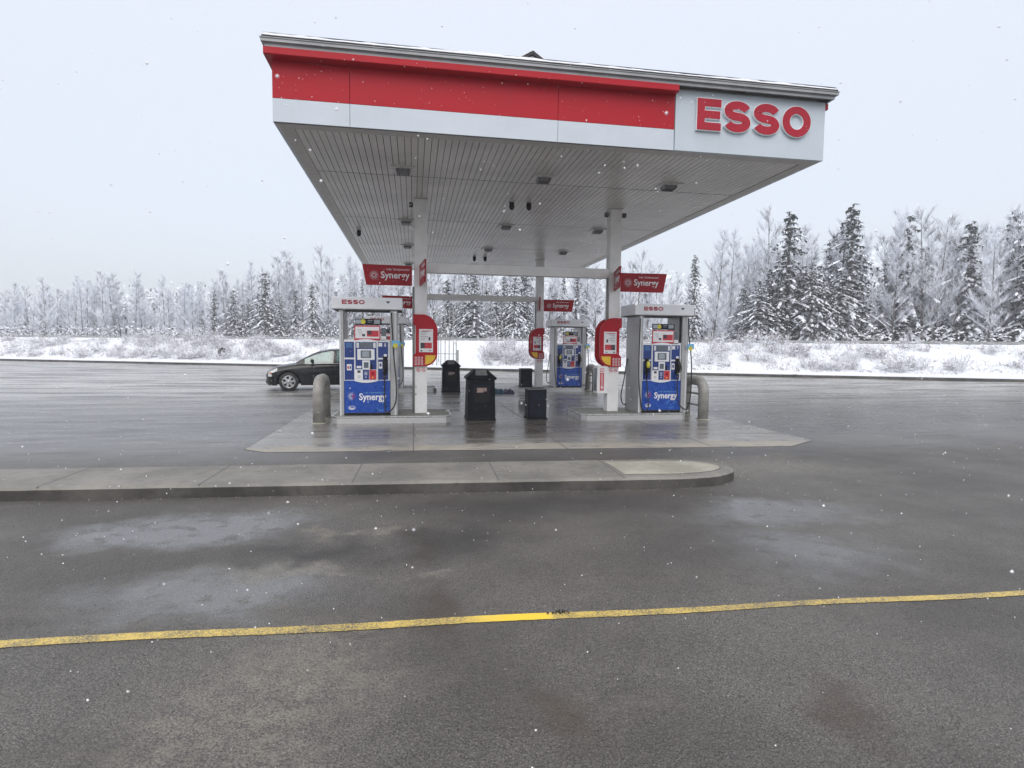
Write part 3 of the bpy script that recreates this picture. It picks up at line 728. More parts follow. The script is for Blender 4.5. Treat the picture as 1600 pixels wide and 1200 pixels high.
def place_poster(k, row, face):
    x0, x1 = CX[k]; y = ROWS[row]; sg = 1 if k == 'l' else -1; xc = x0 if k == 'l' else x1
    side = 'left' if k == 'l' else 'right'; rr = 'front' if row == 0 else 'rear'
    o = empty('poster_holder', (xc, y-.004 if face == 'front' else y+.264, 1.155), 0 if face == 'front' else 0,
              f'rounded red poster holder on the {face} face of the {rr} {side} column', 'poster holder', 'red poster holders on the columns')
    P = [(-.03, 0)]
    def arc(cx_, cz, rx, rz, a0, a1, n=9): return [(cx_+rx*math.cos(R(a0+(a1-a0)*i/n)), cz+rz*math.sin(R(a0+(a1-a0)*i/n))) for i in range(n+1)]
    P += arc(.21, .28, .27, .28, -90, 0) + arc(.17, .74, .31, .36, 0, 90) + [(-.03, 1.10), (-.03, .89), (.02, .86)] + [(.02, .28), (-.03, .22)]
    P = [(sg*x, z) for x, z in P]
    y0, y1 = (-.055, 0) if face == 'front' else (0, .055)
    MB().prism(P, y0, y1).build('shell', 'red', o)
    if face == 'front':
        yy = y0-.001
        def bx(mb, a, b, c_, d, mi=0, t=.003, yo=0):
            mb.box(min(sg*a, sg*b), max(sg*a, sg*b), yy-t-yo, yy-yo, c_, d, mi)
        p = MB(); bx(p, .09, .385, .30, .79); p.build('poster', 'paper', o)
        q = MB(); yo = .004
        bx(q, .12, .21, .38, .50, 1, .002, yo); bx(q, .21, .36, .38, .50, 0, .002, yo); bx(q, .29, .33, .55, .62, 1, .002, yo)
        for i in range(6): bx(q, .12+.01*(i % 2), .22+.03*(i % 3), .56+.035*i, .567+.035*i, 1, .002, yo)
        bx(q, .12, .35, .745, .757, 0, .002, yo); bx(q, .12, .16, .315, .345, 1, .002, yo); bx(q, .29, .35, .325, .34, 1, .002, yo)
        q.build('poster_print', ['redink', 'ink'], o)
        Q = [(.22, .05), (.22, .235), (.455, .235)]+arc(.21, .28, .235, .245, -12, -88, 6)
        MB().prism([(sg*x, z) for x, z in Q], yy-.003, yy).build('yellow_corner', 'ygold', o)
        ic = MB()
        for i in range(3):
            for jx in range(3): ic.ring(sg*(.02+.065*jx), .045+.068*i, .014, .023, yy, .002, 10)
        for i in range(2): ic.box(min(sg*.0, sg*.17), max(sg*.0, sg*.17), yy-.0022, yy-.0005, .075+.068*i, .080+.068*i)
        ic.build('safety_icons', 'paper', o)
    return o
for k in 'lr':
    for row in (0, 1):
        place_poster(k, row, 'front'); place_poster(k, row, 'back')

# fire extinguisher cabinet
o = empty('extinguisher_cabinet', (4.20, 12.42, .55), 0, 'narrow white cabinet with a red downward arrow label on the front right column', 'extinguisher cabinet')
MB().bbox(-.11, .145, -.03, .25, 0, .62, .012).build('cabinet_box', 'col', o)
MB().box(-.113, -.110, .01, .21, .05, .57).build('side_window', 'screen', o)
b = MB(); b.box(-.045, .045, -.034, -.0305, .07, .57); b.build('arrow_label', 'redink', o)
b = MB(); b.box(-.012, .012, -.037, -.0345, .15, .45); b.prism([(-.035, .16), (.035, .16), (0, .085)], -.037, -.0345); b.box(-.036, .036, -.037, -.0345, .47, .55); b.build('arrow', 'paper', o)
text('lettering', 'FIRE', 'redink', o, -.03, .49, .035, -.0375, width=.06, bold=.02)
tx = text('lettering', 'EXTINGUISHER', 'redink', o, 0, 0, .013, 0, width=.24, bold=.01, depth=.002)
for v in tx.data.vertices: x, y, z = v.co; v.co = (-.0065+z, y-.0375, .43-x)

# ------------------------------------------------------------------ fuel dispensers
def make_pump(k, row, number, left_nozzle):
    cxp = -.90 if k == 'l' else 5.53; yf = ROWS[row]-.35; W = .58; D = .80
    wl = {('l', 0): 'at the front left beside the trash can', ('r', 0): 'at the front right', ('l', 1): 'in the rear row, mostly hidden', ('r', 1): 'in the rear row behind the low bins'}[(k, row)]
    o = empty('fuel_pump', (cxp, yf, .142), 0, f'blue and grey fuel pump {wl}' + (f' numbered {number}' if number else ''), 'fuel pump', 'fuel pumps')
    # side pillars
    for sx in (-1, 1):
        p = MB(); a, b = (-W, -W+.085) if sx < 0 else (W-.145, W)
        p.bbox(a, b, 0, D, 0, 2.19, .008); p.build('side_pillar', 'grey', o)
        q = MB()
        if sx > 0: q.box(W-.1455-.003, W-.1455, .05, .16, 1.58, 2.16); q.build('hose_slot', 'black', o)
        else: q.box(a+.082, a+.088, .02, .06, 0, 2.1); q.build('pillar_groove', 'black', o)
    pr = MB(); pr.bbox(-W+.005, -W+.035, -.012, .0, .0, 2.17, .004); pr.bbox(W-.06, W-.03, -.012, 0, 0, 2.17, .004); pr.build('pillar_trim', 'lgrey', o)
    # header box
    h = MB(); h.bbox(-.72, .68, -.06, D+.05, 2.175, 2.42, .018); h.build('header', 'white', o)
    MB().box(-.70, .66, -.045, D+.035, 2.160, 2.1748).build('header_underside', 'groove', o)
    bl = MB(); block_letters(bl, 'ESSO', -.515, 2.275, .085, (.095, .10, .10, .115), .012, -.065, -.0605, .26); bl.build('lettering', 'letter', o)
    MB().prism([(.35, 2.345), (.44, 2.345), (.40, 2.30), (.39, 2.30)], -.064, -.0605).build('header_mark', 'ink', o)
    # cabinet body
    MB().box(-W+.09, W-.15, .03, D-.03, .05, 1.565).build('cabinet', 'lgrey', o)
    MB().box(-W+.09, W-.15, .035, D-.04, 0, .052).build('plinth', 'black', o)
    MB().bbox(-W+.093, W-.153, .008, .03, .055, .725, .006).build('lower_door', 'bblue', o)
    # local mapping of the front face: u measured from blue left edge (m), v height above island
    U = -W+.09; s_ = .00252
    def X(px): return U+(px-305)*s_*.93
    def Z(py): return .05+(1065-py)*s_*.985+.012*(1065-py)/600
    def bb(mb, a, b, c_, d, y0, y1, mi=0): mb.box(X(a), X(b), y0, y1, Z(d), Z(c_), mi); return mb
    # white console frame with arched top & bottom
    bb(MB(), 304, 394, 470, 800, .012, .0295).build('console_frame', 'white', o); bb(MB(), 588, 686, 470, 800, .012, .0295).build('console_frame', 'white', o)
    arch = []
    for i in range(13):
        t = i/12; arch.append((X(394+194*t), Z(470-14*math.sin(math.pi*t))))
    for i in range(13):
        t = 1-i/12; arch.append((X(394+194*t), Z(800+14*math.sin(math.pi*t))))
    MB().prism(arch, -.008, .0295).build('console_surround', 'white', o)
    bz = MB(); bb(bz, 402, 581, 480, 704, -.012, -.0082); bz.build('console_face', 'blue', o)
    for (a, b, c_, d) in ((309, 390, 479, 608), (309, 390, 622, 790), (594, 680, 479, 608), (594, 680, 622, 790)): bb(MB(), a, b, c_, d, .008, .0118).build('blue_panel', 'blue', o)
    sc_ = MB(); bb(sc_, 440, 548, 484, 530, -.016, -.0122); sc_.build('price_display', 'screen', o)
    w1 = MB(); bb(w1, 411, 433, 486, 528, -.015, -.0122); bb(w1, 553, 575, 486, 528, -.015, -.0122); w1.build('side_buttons', 'lgrey', o)
    bz = MB(); bz.bbox(X(418), X(565), -.028, -.0122, Z(626), Z(538), .004); bz.build('screen_bezel', 'white', o)
    s1 = MB(); bb(s1, 447, 536, 549, 610, -.031, -.0282, 0); bb(s1, 462, 520, 556, 602, -.033, -.0312, 1); s1.build('screen', ['screen', 'screen2'], o)
    kp_ = MB(); kp_.bbox(X(460), X(525), -.026, -.0122, Z(705), Z(630), .004); kp_.build('keypad_housing', 'white', o)
    k2 = MB(); bb(k2, 472, 513, 645, 692, -.029, -.0262); k2.build('keypad', 'screen', o)
    c2 = MB(); bb(c2, 412, 452, 676, 694, -.02, -.0122); c2.build('card_slot', 'paper', o)
    c3 = MB(); bb(c3, 527, 547, 664, 702, -.025, -.0122); c3.build('nozzle_tag_reader', 'black', o)
    g0 = MB(); g0.bbox(X(400), X(462), -.016, -.0082, Z(788), Z(708), .002); g0.build('grade_button_white', 'paper', o)
    g1 = MB(); bb(g1, 418, 444, 712, 732, -.0185, -.0162); g1.ring(X(431), Z(765), .020, .026, -.0162, .002, 16); g1.build('grade_marks', 'ink', o)
    g0 = MB(); g0.bbox(X(465), X(516), -.016, -.0082, Z(788), Z(708), .002); g0.build('grade_button_blue', 'blue', o)
    g1 = MB()
    for i in range(3): bb(g1, 477, 503, 724+11*i, 728+11*i, -.0175, -.0162)
    g1.ring(X(490), Z(768), .010, .016, -.0162, .002, 12); g1.build('grade_marks', 'paper', o)
    g0 = MB(); g0.bbox(X(520), X(578), -.016, -.0082, Z(788), Z(708), .002); g0.build('grade_button_red', 'redink', o)
    g1 = MB(); bb(g1, 535, 562, 726, 752, -.0175, -.0162, 0); g1.disc(X(548), Z(770), .016, -.0162, .002, 12, 1); g1.build('grade_marks', ['dred', 'ygold'], o)
    s4 = MB(); bb(s4, 328, 369, 662, 712, .0055, .0078); bb(s4, 598, 630, 642, 698, .0055, .0078); bb(s4, 643, 669, 578, 604, .0055, .0078); bb(s4, 598, 630, 486, 516, .0055, .0078); s4.build('stickers', 'paper', o)
    s5 = MB(); bb(s5, 333, 346, 678, 700, .0035, .0053, 0); bb(s5, 352, 364, 678, 700, .0035, .0053, 1); bb(s5, 606, 622, 655, 680, .0035, .0053, 1); s5.build('sticker_print', ['redink', 'blue'], o)
    tl = MB()
    for i in range(5): bb(tl, 320, 378-6*(i % 2), 490+8*i, 492+8*i, .0062, .0078)
    tl.build('fine_print', 'cyan', o)
    if number: text('number', number, 'paper', o, X(646), Z(516), .062, .0078, width=.042, bold=.02)
    # lower door graphics
    yd = .0078
    bu = MB()
    for i in range(16):
        a = rnd.random(); bu.disc(X(560+110*rnd.random()), Z(1045-120*a*rnd.random()), rnd.uniform(.006, .028), yd, .0012, 14)
    bu.build('door_bubbles', 'bubble', o)
    bu = MB(); burst(bu, X(366), Z(925), .085, yd, 0, 1); bu.build('burst_logo', ['paper', 'redink'], o)
    text('lettering', 'Synergy', 'paper', o, X(430), Z(975), .185, yd, width=X(664)-X(430), bold=.022)
    text('small_lettering', 'FUEL TECHNOLOGY', 'cyan', o, X(470), Z(902), .028, yd, width=X(660)-X(470), bold=.006)
    ov = MB(); ov.ring(X(368), Z(1020), .056, .068, yd, .003, 28, 0, .62); ov.build('oval_badge', 'paper', o)
    text('badge_lettering', 'Esso', 'paper', o, X(350), Z(1032), .045, yd, width=.085, bold=.03)
    # topper board and media strip
    tb = MB(); tb.bbox(X(393), X(613), .0, .02, Z(465), Z(346), .004); tb.build('topper_frame', 'redink', o)
    tb = MB(); bb(tb, 402, 605, 356, 450, -.004, -.0005); tb.build('topper_poster', 'paper', o)
    tb = MB(); bb(tb, 500, 600, 386, 436, -.0065, -.0042, 0); bb(tb, 505, 540, 388, 420, -.0085, -.0067, 1); bb(tb, 460, 484, 415, 434, -.0065, -.0042, 1)
    for i in range(4): bb(tb, 415+6*i, 455+5*i, 378+12*i, 381+12*i, -.006, -.0042, 2)
    tb.build('topper_print', ['redink', 'ink', 'screen2'], o)
    ms = MB(); ms.bbox(X(400), X(625), .03, .06, Z(340), Z(290), .004); ms.build('media_strip', 'bin2', o)
    ms = MB(); bb(ms, 404, 450, 297, 332, .026, .0298, 0); bb(ms, 560, 612, 296, 330, .026, .0298, 0); ms.disc(X(467), Z(314), .05, .0298, .003, 16, 1); bb(ms, 505, 548, 300, 305, .026, .0298, 0); bb(ms, 505, 540, 315, 319, .026, .0298, 0)
    ms.build('media_print', ['screen2', 'ytag'], o)
    pk = MB(); bb(pk, 622, 662, 362, 430, .03, .036, 0); bb(pk, 620, 664, 432, 466, .03, .04, 1); pk.build('small_posters', ['screen', 'paper'], o)
    ba = MB(); ba.box(X(440), X(448), .06, .075, 1.55, Z(300)); ba.box(X(560), X(568), .06, .075, 1.55, Z(300)); ba.box(X(393), X(613), .021, .06, 1.56, 1.575); ba.build('topper_bracket', 'grey', o)
    # nozzles with boots, hoses from the header
    def nozzle(xc, yel):
        nz = MB(); nz.bbox(xc-.045, xc+.045, -.035, .01, .86, 1.22, .012); nz.build('nozzle_boot', 'black', o)
        q = MB(); q.tube([(xc, -.05, 1.17), (xc+.005, -.085, 1.10), (xc, -.10, .98), (xc-.012, -.075, .88), (xc-.012, -.06, .78)], [.026, .036, .032, .022, .017], 10)
        q.tube([(xc+.02, -.10, 1.09), (xc+.045, -.135, 1.02), (xc+.03, -.125, .93), (xc, -.10, .91)], .008, 6)
        q.build('nozzle', 'black', o)
        if yel:
            g_ = MB(); g_.tube([(xc+.002, -.088, 1.15), (xc+.004, -.105, 1.08), (xc, -.108, 1.01)], [.028, .046, .03], 10); g_.build('nozzle_guard', 'ytag', o)
        else:
            g_ = MB(); g_.tube([(xc-.012, -.066, .84), (xc-.012, -.062, .80)], .021, 8); g_.build('hose_swivel', 'bintag', o)
    def hose(pts_):
        # Catmull-Rom through the points
        P = [Vector(p) for p in pts_]; Q = []
        for i in range(len(P)-1):
            a, b, c_, d = P[max(i-1, 0)], P[i], P[i+1], P[min(i+2, len(P)-1)]
            for s2 in range(8):
                t = s2/8; Q.append(.5*((2*b)+(c_-a)*t+(2*a-5*b+4*c_-d)*t*t+(3*b-a-3*c_+d)*t**3))
        Q.append(P[-1]); MB().tube(Q, .0135, 8).build('hose', 'rubber', o)
    xr_ = X(655); nozzle(xr_, False)
    xa = W-.10
    if left_nozzle:
        hose([(W-.02, -.03, 2.12), (W-.01, -.05, 1.7), (W+.05, -.07, 1.2), (W+.06, -.08, .6), (W+.02, -.09, .22), (W-.08, -.10, .08), (xr_+.02, -.09, .22), (xr_-.012, -.065, .55), (xr_-.012, -.06, .78)])
    else:
        hose([(xa-.02, -.03, 2.12), (xa+.0, -.05, 1.7), (xa+.03, -.07, 1.2), (xa+.07, -.08, .7), (xa+.06, -.09, .28), (xa-.05, -.10, .10), (xr_+.01, -.09, .10), (xr_-.012, -.065, .35), (xr_-.012, -.06, .78)])
    if left_nozzle:
        xl_ = X(342); nozzle(xl_, True)
        hose([(xl_-.012, -.06, .78), (xl_+.01, -.08, .45), (xl_+.03, -.09, .16), (xl_-.02, -.08, .05), (xl_-.10, -.04, .12), (-W+.02, -.02, .5), (-W-.006, -.015, 1.1), (-W+.0, -.02, 2.1)])
        hose([(-W-.01, D-.1, 1.2), (-W-.06, D-.06, .7), (-W-.12, D-.05, .35), (-W-.08, D-.05, .14), (-W-.01, D-.1, .12)])
    tg = MB(); xt = W-.04 if not left_nozzle else W+.02
    tg.bbox(xt-.075, xt+.085, -.075, -.065, 1.43, 1.55, .003); tg.build('hose_tag', 'cyan', o)
    MB().disc(xt, 1.445, .05, -.076, .004, 18).build('tag_badge', 'ytag', o)
    return o
make_pump('l', 0, '5', False); make_pump('r', 0, '7', True); make_pump('l', 1, '', False); make_pump('r', 1, '', True)

# ------------------------------------------------------------------ hoop barriers
def make_hoop(x, y, lab, rungs=True):
    o = empty('hoop_barrier', (x, y, 0), 0, lab, 'barrier', 'steel hoop barriers at the island ends')
    r = .115; H_ = .865; L = .86; c_ = .27
    P = [(0, 0, -.02), (0, 0, H_-c_)]+[(0, c_-c_*math.cos(R(a)), H_-c_+c_*math.sin(R(a))) for a in range(15, 91, 15)]+[(0, L-c_+c_*math.sin(R(a)), H_-c_+c_*math.cos(R(a))) for a in range(0, 91, 15)]+[(0, L, -.02)]
    MB().tube(P, r, 20).build('hoop', 'hoop', o)
    if rungs:
        for z in (.30, .56): MB().tube([(0, .05, z), (0, L-.05, z)], .022, 8).build('rung', 'hoop', o)
    b = MB()
    for yy in (0, L): b.lathe([(.0, .012), (.15, .012), (.155, .008), (.155, .0)], 18, 'z', (0, yy, .008))
    b.build('foot_ring', 'kerb_end', o)
make_hoop(-1.885, 12.02, 'grey steel hoop seen end-on left of the front left fuel pump', False)
make_hoop(6.41, 11.88, 'grey steel hoop with two rungs right of the front right fuel pump')
make_hoop(-1.885, 19.75, 'grey steel hoop at the left end of the rear left pump island', False)
make_hoop(6.39, 19.62, 'grey steel hoop with two rungs right of the rear right fuel pump')

# ------------------------------------------------------------------ bins
def make_bin(x, y, lab):
    o = empty('trash_can', (x, y, .008), 0, lab, 'trash can', 'tall lidded trash cans')
    h, w0, w1 = .87, .315, .295
    b = MB(); vs = []
    for z, a in ((0, w0), (.03, w0), (.05, w0-.012), (h, w1-.01)): vs += [(-a, -a, z), (a, -a, z), (a, a, z), (-a, a, z)]
    b.add(vs, [(4*i+k, 4*i+(k+1) % 4, 4*i+4+(k+1) % 4, 4*i+4+k) for i in range(3) for k in range(4)]+[(3, 2, 1, 0)])
    b.build('bin_body', 'bin', o)
    # opening with frame and liner
    fy = -w1-.004
    f_ = MB(); f_.bbox(-.19, .19, fy-.014, fy+.02, .36, .76, .008); f_.build('front_frame', 'bin2', o)
    f_ = MB(); f_.box(-.155, .155, fy-.018, fy-.0145, .40, .72); f_.build('opening', 'black', o)
    f_ = MB(); f_.prism([(-.10, .60), (.03, .60), (.06, .625), (.11, .63), (.11, .70), (-.10, .70)], fy-.022, fy-.0185); f_.build('label_plate', 'bintag', o)
    # lid: flared lip, sloping sides, flat top, pale front flap
    l = MB(); L = []
    for z, a, d in ((h, .31, .31), (h+.035, .325, .325), (h+.05, .315, .315), (h+.215, .135, .15), (h+.225, .12, .14)): L += [(-a, -d, z), (a, -d, z), (a, d, z), (-a, d, z)]
    l.add(L, [(4*i+k, 4*i+(k+1) % 4, 4*i+4+(k+1) % 4, 4*i+4+k) for i in range(4) for k in range(4)]+[(3, 2, 1, 0), (16, 17, 18, 19)])
    l.build('lid', 'bin', o)
    p = MB(); p.add([(-.125, -.275, h+.095), (.125, -.275, h+.095), (.12, -.155, h+.218), (-.12, -.155, h+.218), (-.125, -.255, h+.09), (.125, -.255, h+.09), (.12, -.14, h+.2), (-.12, -.14, h+.2)], [(0, 1, 2, 3), (0, 4, 5, 1), (1, 5, 6, 2), (2, 6, 7, 3), (3, 7, 4, 0)])
    p.build('lid_flap', 'binlid', o)
    return o
make_bin(1.435, 12.42, 'tall dark trash can with sloped lid standing between the front islands')
make_bin(1.27, 19.75, 'tall dark trash can with sloped lid farther back near the rear left island')
def make_lowbin(x, y, z, lab, h=.66):
    o = empty('low_bin', (x, y, z), 0, lab, 'bin', 'low open black bins')
    b = MB(); a = .205
    b.bbox(-a-.022, a+.022, -a-.022, a+.022, 0, .03, .006); b.bbox(-a, a, -a, a, .031, h, .012); b.build('bin_body', 'bin', o)
    MB().bbox(-a+.04, a-.03, -a-.008, -a+.005, .05, h-.04, .004).build('front_panel', 'bin2', o)
    t = MB(); t.bbox(-a-.008, a+.008, -a-.012, -a+.02, h-.012, h+.012, .004); t.bbox(-a-.008, a+.008, a-.02, a+.012, h-.012, h+.012, .004)
    t.bbox(-a-.008, -a+.02, -a+.021, a-.021, h-.012, h+.0115, .004); t.bbox(a-.02, a+.008, -a+.021, a-.021, h-.012, h+.0115, .004); t.build('rim', 'binlid', o)
make_lowbin(2.68, 12.42, .008, 'low square black bin standing on the wet pad beside the front right island')
make_lowbin(3.96, 20.1, .144, 'low square black bin on the rear right island beside its column')

# crumpled tarp / low bundle
tp = MB(); o = empty('tarp_bundle', (2.9, 18.95, .01), 0, 'low crumpled teal and navy bundle lying on the wet pad', 'tarp')
def lump(x0, x1, y0, y1, h, seed):
    nx, ny = 14, 8; vs = []
    for i in range(nx+1):
        for j_ in range(ny+1):
            u, v = i/nx, j_/ny; edge = min(1, 6*min(u, 1-u, v, 1-v)+.0)
            z = edge*(h*(.75+.5*noise.noise(Vector((u*4, v*4, seed))))+.03*noise.noise(Vector((u*11, v*11, seed))))
            vs.append((x0+(x1-x0)*u+.02*noise.noise(Vector((u*7, v*7, seed+3))), y0+(y1-y0)*v, max(0, z)))
    m = MB(); m.add(vs, [(i*(ny+1)+j_, (i+1)*(ny+1)+j_, (i+1)*(ny+1)+j_+1, i*(ny+1)+j_+1) for i in range(nx) for j_ in range(ny)]); return m
lump(-.35, .12, -.2, .25, .17, 1).build('teal_fold', 'tarp', o); lump(.10, .45, -.18, .2, .17, 5).build('navy_fold', 'tarp2', o)

# ------------------------------------------------------------------ black sedan
def make_car():
    th = R(10); ax = Vector((math.cos(th), math.sin(th))); nr = Vector((math.sin(th), -math.cos(th)))
    fwp = Vector((-4.17, 20.45)); org = fwp - ax*.93 - nr*.80
    car = empty('parked_sedan', (org.x, org.y, 0), th, 'black four-door sedan facing left beyond the front left hoop', 'car')
    def lerp(tab, x):
        for (a, b), (c_, d) in zip(tab[:-1], tab[1:]):
            if x <= c_:
                t = (x-a)/(c_-a); t = max(0, t); return b+(d-b)*t
        return tab[-1][1]
    deck = [(0, .56), (.06, .645), (.25, .735), (.6, .83), (.9, .885), (1.25, .94), (1.6, .96), (2.4, .965), (3.2, .99), (3.9, 1.02), (4.4, 1.02), (4.7, .96), (4.8, .80)]
    bot = [(0, .30), (.12, .20), (.5, .19), (4.3, .2), (4.7, .26), (4.8, .34)]
    hw_ = [(0, .50), (.06, .64), (.2, .76), (.5, .85), (.95, .885), (2.4, .895), (4.0, .875), (4.55, .80), (4.8, .66)]
    xs = [0, .03, .06, .12, .2, .3, .4, .48, .54]+[.57+.036*i for i in range(21)]+[1.32+.14*i for i in range(14)]+[3.3]+[3.34+.036*i for i in range(21)]+[4.1, 4.2, 4.35, 4.5, 4.62, 4.7, 4.76, 4.8]
    xs = sorted(set(round(x, 4) for x in xs)); rings = []
    for x in xs:
        zd, zb, w_ = lerp(deck, x), lerp(bot, x), lerp(hw_, x)
        arch = zb
        for wx in (.93, 3.70):
            d = abs(x-wx)
            if d < .375: arch = max(arch, .31+math.sqrt(.375**2-d*d))
        prof_ = [(0, zb), (w_*.6, zb), (w_*.955, zb), (w_*.985, zb+.10), (w_, min(.50, zd-.12)), (w_*1.0, zd-.26+.1*0), (w_*.985, zd-.14), (w_*.93, zd-.045), (w_*.8, zd-.008), (w_*.4, zd+.012), (0, zd+.018)]
        prof_[5] = (w_*1.002, max(.5, zd-.27))
        pr_ = []
        for i, (y, z) in enumerate(prof_):
            if i >= 2 and z < arch: z = arch
            if i < 2 and arch > zb: z = arch if i == 1 else zb
            pr_.append((y, z))
        rings.append(pr_)
    m = len(rings[0]); body = MB(); head = MB(); arc_ = MB(); grl = MB()
    V = []
    for sgn in (1, -1):
        V.append([[(x, sgn*y, z) for y, z in rg] for x, rg in zip(xs, rings)])
    for s_ in (0, 1):
        W_ = V[s_]
        for i in range(len(xs)-1):
            for k in range(m-1):
                q = [W_[i][k], W_[i][k+1], W_[i+1][k+1], W_[i+1][k]]; xm = (xs[i]+xs[i+1])/2
                tgt = body
                if k == 6 and .12 < xm < .56: tgt = head
                if k == 5 and .12 < xm < .30: tgt = head
                if k <= 1: tgt = arc_
                tgt.add(q, [(0, 1, 2, 3) if s_ == 0 else (3, 2, 1, 0)], 0, tgt is not arc_)
    def weld(mb, name, mat, bevel=False):
        ob = mb.build(name, mat, car); me = ob.data; bm = bmesh.new(); bm.from_mesh(me)
        bmesh.ops.remove_doubles(bm, verts=bm.verts[:], dist=.0005); bmesh.ops.recalc_face_normals(bm, faces=bm.faces[:]); bm.to_mesh(me); bm.free(); return ob
    # close nose and tail
    for ei in (0, len(xs)-1):
        ring0 = [V[0][ei][k] for k in range(m)]+[V[1][ei][k] for k in range(m-2, 0, -1)]
        body.add(ring0, [tuple(range(len(ring0)))])
    weld(body, 'body', 'carp'); weld(arc_, 'underbody', 'cartrim'); hl = weld(head, 'headlights', 'lens')
    # grille, bumper slot
    g_ = MB(); g_.bbox(-.02, .02, -.42, .42, .42, .56, .01); g_.build('grille', 'cartrim', car)
    g_ = MB(); g_.bbox(-.022, .03, -.5, .5, .26, .36, .01); g_.build('bumper_slot', 'cartrim', car)
    g_ = MB(); g_.bbox(.16, .30, -.835, -.77, .60, .64, .01); g_.build('indicator', 'amber', car)
    # greenhouse
    roof = [(1.16, .945), (1.45, 1.115), (1.75, 1.27), (2.0, 1.365), (2.3, 1.43), (2.7, 1.45), (3.1, 1.425), (3.45, 1.34), (3.85, 1.19), (4.28, 1.03)]
    gx_ = [1.16, 1.3, 1.45, 1.6, 1.75, 1.88, 2.0, 2.15, 2.3, 2.42, 2.50, 2.6, 2.8, 3.0, 3.15, 3.3, 3.45, 3.6, 3.85, 4.05, 4.28]
    G = []
    for x in gx_:
        z1 = lerp(roof, x); z0_ = lerp(deck, x)-.035; t = max(0, min(1, (z1-z0_)/.47)); wb = lerp(hw_, x)*.945
        wt = wb-(wb-.60)*t
        zt = z0_+(z1-z0_)*.90 if z1 > z0_ else z0_
        G.append([(wb, z0_), (wb-.012*t, z0_+.02*t), (wb-(wb-wt)*.88, zt-.02*t), (wt, zt+.012*t), (wt*.85, z1-.012*t), (wt*.45, z1), (0, z1+.008)])
    cabin = MB(); side = MB(); shield = MB(); rearw = MB()
    panes = {}
    for sgn in (1, -1):
        for i in range(len(gx_)-1):
            for k in range(6):
                q = [(gx_[i], sgn*G[i][k][0], G[i][k][1]), (gx_[i], sgn*G[i][k+1][0], G[i][k+1][1]), (gx_[i+1], sgn*G[i+1][k+1][0], G[i+1][k+1][1]), (gx_[i+1], sgn*G[i+1][k][0], G[i+1][k][1])]
                xm = (gx_[i]+gx_[i+1])/2; t = cabin
                if k == 1 and (1.52 < xm < 2.42): t = panes.setdefault(('front', sgn), MB())
                elif k == 1 and (2.50 < xm < 3.46): t = panes.setdefault(('rear', sgn), MB())
                elif k >= 4 and 1.2 < xm < 1.98: t = shield
                elif k >= 4 and 3.45 < xm < 4.2: t = rearw
                t.add(q, [(0, 1, 2, 3)], 0, True)
    weld(cabin, 'cabin', 'carp')
    for (nm, sgn), mb in panes.items(): weld(mb, 'side_window', 'glass')
    weld(shield, 'windshield', 'glass'); weld(rearw, 'rear_window', 'glass')
    # interior
    for sy_ in (-.38, .38):
        s_ = MB(); s_.bbox(2.35, 2.5, sy_-.22, sy_+.22, .55, 1.12, .05); s_.bbox(2.38, 2.47, sy_-.1, sy_+.1, 1.15, 1.3, .03); s_.bbox(1.95, 2.4, sy_-.24, sy_+.24, .5, .66, .04); s_.build('front_seat', 'seat', car)
    s_ = MB(); s_.bbox(3.35, 3.5, -.62, .62, .6, 1.1, .05); s_.build('rear_seat', 'seat', car)
    MB().bbox(1.35, 1.62, -.7, .7, .72, .94, .04).build('dashboard', 'seat', car)
    # brightwork, door gaps, mirror, handles
    c_ = MB()
    for sgn in (1, -1):
        c_.tube([(x, sgn*(lerp(hw_, x)*.945+.006), lerp(deck, x)-.03) for x in (1.42, 1.7, 2.0, 2.4, 2.8, 3.2, 3.5, 3.8)], .007, 6)
    c_.build('window_trim', 'chrome', car)
    c_ = MB()
    for sgn in (-1, 1):
        for x in (1.40, 2.46, 3.45):
            P = []
            for zz in (.30, .42, .55, .68, .78, .86):
                P.append((x+(.04 if zz > .7 and x == 1.40 else 0), sgn*(lerp(hw_, x)*(1.0 if zz < .8 else .965)+.0015), zz))
            c_.tube(P, .004, 4)
    c_.build('door_gaps', 'cartrim', car)
    for sgn in (-1, 1):
        m_2 = MB(); m_2.tube([(1.72, sgn*.84, .99), (1.70, sgn*.90, 1.02), (1.69, sgn*.97, 1.03), (1.70, sgn*1.03, 1.02)], [.03, .055, .065, .04], 10); m_2.build('mirror', 'carp', car)
        for x in (2.25, 3.2): MB().bbox(x, x+.16, sgn*.9-.012, sgn*.9+.012, .80, .825, .004).build('door_handle', 'carp', car)
